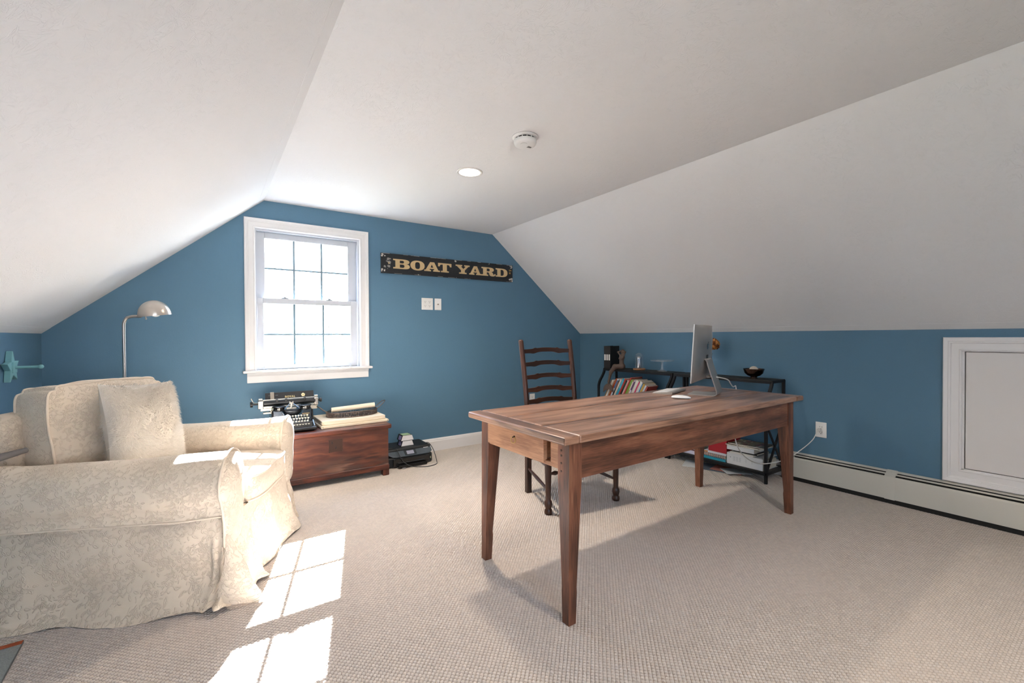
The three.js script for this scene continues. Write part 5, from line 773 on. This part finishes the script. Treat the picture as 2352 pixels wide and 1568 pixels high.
// upright book: spine towards -x, thickness along z, leaning towards +z by lean
function book(label, z, y, th, h, d, col, lean, x = 3.475, spine2, grp) {
  const g = group('book', label, 'book', [x, y, z], 0, grp); g.rotation.order = 'YXZ'; g.rotation.x = lean;
  part('cover', merge([bx(0, 0.004, 0, h, -th / 2, th / 2, 0.0012), bx(0, d, 0, h, -th / 2, -th / 2 + 0.0018), bx(0, d, 0, h, th / 2 - 0.0018, th / 2)]), bm(col), g); part('pages', bx(0.003, d - 0.003, 0.003, h - 0.003, -th / 2 + 0.0017, th / 2 - 0.0017), paper, g);
  if (spine2 !== undefined) part('spine_band', bx(-0.0005, 0.0002, h * 0.52, h * 0.93, -th / 2 + 0.0008, th / 2 - 0.0008), bm(spine2), g);
  return g;
}
{
  const row = [[0.016, 0.215, 0x9b7a54, 'tan book at the far end of the leaning row'], [0.020, 0.215, 0xe6e3de, 'white book second in the leaning row', 0xdad5cc], [0.014, 0.205, 0xb98d62, 'thin light brown book third in the leaning row'], [0.022, 0.235, 0xa5481f, 'rust orange book in the leaning row'], [0.016, 0.238, 0xcfd9e2, 'pale blue and white book beside the rust one', 0x2f5f96], [0.020, 0.215, 0x2b2528, 'dark patterned book under the mermaid tail', 0x7a4a33], [0.018, 0.235, 0xddd3c3, 'cream book beside the turquoise one'], [0.028, 0.242, 0x2f96b4, 'thick turquoise blue book in the leaning row', 0x57b3cc], [0.016, 0.245, 0xc42c22, 'bright red book beside the turquoise one'], [0.024, 0.225, 0x1a1d1a, 'black book in the middle of the leaning row', 0x2b3a2c], [0.015, 0.235, 0xd7b0ac, 'pinkish white book beside the tall red one'], [0.012, 0.268, 0xc04640, 'tallest thin red book in the leaning row'], [0.026, 0.240, 0x7aa03c, 'lime green book in the leaning row'], [0.020, 0.238, 0xa98a60, 'brown and white book right of the green one', 0xcfc4b4], [0.018, 0.240, 0xd8d2dc, 'lilac white book with a purple edge', 0x5c3a6a], [0.030, 0.236, 0xd9d4cb, 'thick grey-white book with a dark red page edge'], [0.014, 0.225, 0xdc4f74, 'pink book in the leaning row'], [0.030, 0.228, 0xd6d5cf, 'thick pale book with a red top corner'], [0.014, 0.205, 0x2a86c4, 'bright blue book near the end of the row'], [0.024, 0.208, 0xc7a352, 'mustard yellow book near the end of the row'], [0.020, 0.195, 0xcdd0d8, 'last pale grey book of the leaning row'], [0.014, 0.185, 0xb5483a, 'short brick red book after the pale grey one']];
  let z = 0.66; const lean = 0.50;
  row.forEach(([th, h, c, l, s2], i) => { z += th / 2 / Math.cos(lean); book(l, z, SH_MID + 0.0008 + th / 2 * Math.sin(lean), th * 0.97, h, 0.15 + 0.02 * hash(i, 3, 5), c, lean, 3.492 + 0.012 * hash(i, 1, 9), s2, 'books leaning on the middle shelf'); z += th / 2 / Math.cos(lean); });
}
// flat things on the low boards: helper for a lying book, spine towards -x
function lying(name, label, cat, x0, x1, y0, y1, z0, z1, col, turn = 0, spine) {
  const cx = (x0 + x1) / 2, cz = (z0 + z1) / 2, g = group(name, label, cat, [cx, y0, cz], turn), w = (x1 - x0) / 2, d = (z1 - z0) / 2, h = y1 - y0;
  part('cover', merge([bx(-w, w, 0, 0.0018, -d, d), bx(-w, w, h - 0.0018, h, -d, d), bx(-w, -w + 0.0025, 0, h, -d, d, 0.001)]), bm(col), g); part('pages', bx(-w + 0.002, w - 0.003, 0.0016, h - 0.0016, -d + 0.003, d - 0.003), paper, g);
  if (spine !== undefined) part('spine_band', bx(-w - 0.0005, -w + 0.0002, h * 0.1, h * 0.9, -d * 0.95, -d * 0.62), bm(spine), g); return g;
}
lying('book', 'lilac white book with a blue square at the bottom of the far stack', 'book', 3.462, 3.66, SH_LOW + 0.0004, SH_LOW + 0.030, 1.545, 1.775, 0xd3cfe0, 0.02, 0x2f4fa0);
lying('book', 'dark maroon book above the lilac one in the far stack', 'book', 3.468, 3.65, SH_LOW + 0.0308, SH_LOW + 0.042, 1.56, 1.77, 0x54222c, 0.01);
lying('book', 'pale teal white book third up in the far stack', 'book', 3.466, 3.66, SH_LOW + 0.0424, SH_LOW + 0.064, 1.565, 1.78, 0xcfe0e0, -0.03);
lying('book', 'dark green book on top of the far stack', 'book', 3.475, 3.65, SH_LOW + 0.0644, SH_LOW + 0.080, 1.60, 1.79, 0x3c6a62, 0.05);
lying('notebook', 'teal notebook at the bottom of the notebook pile', 'notebook', 3.456, 3.66, SH_LOW + 0.0004, SH_LOW + 0.020, 1.818, 2.042, 0x2a94ab);
{ const y = SH_LOW + 0.0204, g = group('spiral_notebook', 'white spiral-bound notebook with red and black coils', 'notebook', [3.565, y, 1.93]); part('cover', bx(-0.095, 0.095, 0, 0.0015, -0.105, 0.105), bm(0xe4e6ea), g); part('pages', bx(-0.092, 0.095, 0.0015, 0.026, -0.104, 0.104), paper, g); part('cover', bx(-0.095, 0.095, 0.026, 0.028, -0.105, 0.105, 0.0008), bm(0x8fa6ba), g);
  for (let i = 0; i < 22; i++) { const m = part('coil', COIL(), bm(i % 2 ? 0xb23a3f : 0x26252b), g); m.position.set(-0.095, 0.014, -0.099 + i * 0.0094); } }
function COIL() { return COIL.g ??= new THREE.TorusGeometry(0.0135, 0.0019, 6, 18).scale(0.7, 1, 1); }
lying('book', 'pale blue white slim book under the red box', 'book', 3.465, 3.65, SH_LOW + 0.0488, SH_LOW + 0.064, 1.845, 2.044, 0xd8dde4, 0.0, 0xc98a52);
{ const g = group('storage_box', 'red linen storage box with a fitted lid on the low shelf', 'box', [3.585, SH_LOW + 0.0644, 1.960]); part('carton', bx(-0.108, 0.10, 0, 0.112, -0.079, 0.079, 0.002), bm(0xa8202c), g); part('lid', bx(-0.111, 0.103, 0.078, 0.116, -0.082, 0.082, 0.002), bm(0xb0242f), g); }
{ const g = group('ring_binder', 'thick white binder with a printed label lying on the low shelf', 'binder', [3.572, SH_LOW + 0.0004, 2.196]); const w = bm(0xdfe1e3);
  part('covers', merge([bx(-0.112, 0.115, 0, 0.0025, -0.142, 0.142), bx(-0.112, 0.115, 0.086, 0.0885, -0.142, 0.142), bx(-0.115, -0.112, 0, 0.0885, -0.142, 0.142, 0.001)]), w, g); part('pages', bx(-0.10, 0.105, 0.004, 0.07, -0.135, 0.135), mat(0xc9c1b2, 0.9), g); part('spine_label', new THREE.PlaneGeometry(0.27, 0.08).rotateY(-Math.PI / 2).translate(-0.1154, 0.044, 0), new THREE.MeshStandardMaterial({ roughness: 0.5, map: ctex(512, 150, (c, W, H) => { c.fillStyle = '#dcdee0'; c.fillRect(0, 0, W, H); c.fillStyle = '#9aa0a6'; c.fillRect(36, 46, 14, 16); for (let i = 0; i < 3; i++) for (let j = 0; j < 9; j++) c.fillRect(86 + i * 44, 36 + j * 8, 26 + ((i * 7 + j * 5) % 12), 2.5); for (let j = 0; j < 7; j++) { c.fillRect(270, 40 + j * 8, 20, 2); c.fillRect(360, 40 + j * 8, 16, 2); } }) }), g, 'faint rows of print on the spine'); }
lying('book', 'white paperback lying on the white binder', 'book', 3.452, 3.62, SH_LOW + 0.0893, SH_LOW + 0.103, 2.082, 2.262, 0xe1dfda, 0.02);
lying('book', 'black book between the two white ones on the binder', 'book', 3.47, 3.65, SH_LOW + 0.1034, SH_LOW + 0.116, 2.10, 2.29, 0x1d1b1c, -0.03);
lying('book', 'thick white hardback on top of the binder pile', 'book', 3.452, 3.64, SH_LOW + 0.1164, SH_LOW + 0.150, 2.055, 2.268, 0xdcdfe2, 0.03);
const magTex = (s) => ctex(256, 256, (c, W, H) => { c.fillStyle = ['#2d1f1e', '#57402f', '#6d6a55'][s]; c.fillRect(0, 0, W, H); for (let i = 0; i < 60; i++) { c.fillStyle = ['#6b1f24', '#d7cfc6', '#1a1516', '#8c6a4a', '#3a2b2a'][Math.floor(rnd() * 5)]; c.globalAlpha = 0.7; c.fillRect(rnd() * W, rnd() * H, rr(10, 80), rr(6, 30)); } c.globalAlpha = 1; });
[[0.1504, 'dark glossy magazine with red patches on the book pile', 2.17, 3.56, 0.04], [0.1566, 'brown magazine above the dark glossy one', 2.19, 3.565, -0.12], [0.1628, 'top magazine of the pile, olive and tan', 2.20, 3.57, 0.10]].forEach(([y, l, z, x, t], i) => { const g = group('magazine', l, 'magazine', [x, SH_LOW + y, z], t); part('pages', bx(-0.10, 0.10, 0, 0.005, -0.13, 0.13), paper, g); part('cover', bx(-0.10, 0.10, 0.005, 0.0058, -0.13, 0.13), new THREE.MeshStandardMaterial({ map: magTex(i), roughness: 0.35 }), g); });
// folders leaning on the middle board of the shelf nearer the heater
[[2.24, 0.012, 0.17, 0x2a2622, 'black folder leaning at the end of the middle shelf'], [2.262, 0.008, 0.165, 0xa08a55, 'thin tan folder among the leaning folders'], [2.283, 0.014, 0.17, 0x1f1d1b, 'dark brown folder second among the leaning folders'], [2.304, 0.006, 0.16, 0x7d8a4a, 'thin olive folder among the leaning folders'], [2.322, 0.014, 0.17, 0x24211e, 'charcoal folder nearest the heater']].forEach(([z, th, h, c, l]) => book(l, z - 0.13, SH_MID + 0.003, th, h, 0.2, c, 0.34, 3.475, undefined, 'folders on the middle shelf'));
lying('book', 'grey book lying on the middle shelf behind the table', 'book', 3.47, 3.66, SH_MID + 0.0004, SH_MID + 0.03, 1.56, 1.80, 0x55504c);
// papers on the carpet under the shelf
[[3.50, 1.80, 0.14, 0.004, 0xd9dbd9, 0.45, 'white paper sheaf on the carpet under the low shelf'], [3.52, 1.93, 0.13, 0.006, 0x55606b, 0.32, 'grey blue brochure on the carpet beside the sheaf'], [3.545, 2.02, 0.12, 0.005, 0xa4685c, 0.20, 'reddish brochure on the carpet near the shelf foot'], [3.53, 2.09, 0.10, 0.0105, 0xd5d9dc, 0.9, 'white folded leaflet on top of the reddish brochure']].forEach(([x, z, s, th, c, t, l], i) => { const y = [0.0015, 0.0015, 0.0085, 0.0145][i]; const m = single('brochure', bx(-s * 0.75, s * 0.75, 0, i === 3 ? 0.003 : th, -s, s, 0.0008), mat(c, 0.6), l, 'brochure'); m.position.set(x, y, z); m.rotation.y = t; });
lying('book', 'green and white book on the carpet beside the far shelf foot', 'book', 3.46, 3.62, 0.0012, 0.03, 1.20, 1.42, 0x4b7c74, 0.3);
// ------------------------------------------------------------------ outside the window
{ const gr = single('garden_ground', new THREE.PlaneGeometry(160, 160).rotateX(-Math.PI / 2).translate(0, -3.3, -60), mat(0x8c8672, 0.95), 'pale lawn below the window outside', 'ground'); }
{ const r = group('neighbouring_roof', 'sunlit shingled roof seen through the lower window sash', 'roof', [0, 0, 0]), m = [mat(0x8e8b88, 0.9), mat(0x979390, 0.9), mat(0x848280, 0.9)];
  const n = 9, z0 = -4.4, y0 = -0.15, dz = -0.17, dy = 0.118; // courses climb away from the window
  for (let i = 0; i < n; i++) { const xl = -0.55 + 0.10 * i; const g = boxUV(bx(xl, 5.2, 0, 0.035, -0.21, 0)); g.rotateX(0.52).translate(0, y0 + dy * i, z0 + dz * i); part('shingle_course', g, m[i % 3], r); }
  part('roof_body', extr(poly([[z0 + 0.1, -3.3], [z0 + 0.05, y0 - 0.1], [z0 + dz * n, y0 + dy * n - 0.07], [z0 + dz * n - 1.6, y0 - 0.1], [z0 + dz * n - 1.6, -3.3]]), 4.8).rotateY(-Math.PI / 2).translate(5.1, 0, 0), mat(0xb5b1aa, 0.9), r); }
{ // bare trees beyond the roof
  const bark = mat(0x8a827a, 0.9);
  const tree = (x, z, h, k, label) => { const t = group('bare_tree', label, 'tree', [x, -3.3, z]), br = []; seed = 900 + k;
    const grow = (p, d, len, r, dep) => { const e = p.clone().addScaledVector(d, len), md = p.clone().lerp(e, 0.5).add(V(rr(-1, 1), rr(-0.3, 0.3), rr(-1, 1)).multiplyScalar(len * 0.06)); br.push(new THREE.TubeGeometry(new THREE.CatmullRomCurve3([p, md, e]), 4, r, 5)); if (dep < 4) for (let i = 0; i < 3; i++) grow(p.clone().lerp(e, rr(0.5, 1)), d.clone().add(V(rr(-1, 1), rr(-0.1, 0.7), rr(-1, 1)).multiplyScalar(0.75)).normalize(), len * rr(0.5, 0.72), r * 0.55, dep + 1); };
    grow(V(0, 0, 0), V(rr(-0.05, 0.05), 1, 0).normalize(), h * 0.45, 0.11, 0); part('branches', merge(br), bark, t); };
  [[1.2, -12, 7], [4.2, -17, 8], [8.5, -13, 7], [12, -19, 8], [0.5, -27, 9], [16, -14, 8]].forEach(([x, z, h], i) => tree(x, z, h, i * 13, ['slender bare tree leftmost beyond the roof', 'bare tree second from the left beyond the roof', 'bare tree in the middle beyond the roof', 'tall bare tree right of the middle one', 'distant bare tree behind the left pair', 'bare tree rightmost beyond the roof'][i]));
  const hedge = (x, z, rx, ry, k, label, rz = 1.5) => { const g = new THREE.IcosahedronGeometry(1, 5), p = g.attributes.position, q = V(); for (let i = 0; i < p.count; i++) { q.fromBufferAttribute(p, i); const s = 1 + 0.18 * n3(q.x * 3, q.y * 3, q.z * 3, k) + 0.10 * n3(q.x * 9, q.y * 9, q.z * 9, k + 3) + 0.06 * n3(q.x * 24, q.y * 24, q.z * 24, k + 7); p.setXYZ(i, q.x * s * rx, Math.max(-0.2, q.y) * s * ry, q.z * s * rz); } g.computeVertexNormals(); single('evergreen_shrub', g.translate(x, -3.3, z), mat(0x7d877c, 0.95), label, 'shrub'); };
  [[-4.6, -5.0, 1.7, 8.5], [-8.5, -8.5, 2.2, 11]].forEach(([x, z, rx, ry], i) => hedge(x, z, rx, ry, 60 + i * 11, ['tall evergreen close to the house left of the window outside', 'second tall evergreen further left of the window outside'][i], rx));
  [[3.0, -21, 2.2, 6.0], [8.2, -23, 2.3, 6.6], [13.4, -22, 2.2, 6.2], [18.6, -24, 2.4, 6.8]].forEach(([x, z, rx, ry], i) => hedge(x, z, rx, ry, i * 11, ['leftmost pale evergreen beyond the roof', 'second pale evergreen from the left beyond the roof', 'third pale evergreen from the left beyond the roof', 'rightmost pale evergreen beyond the roof'][i]));
}
renderer.render(scene, camera);
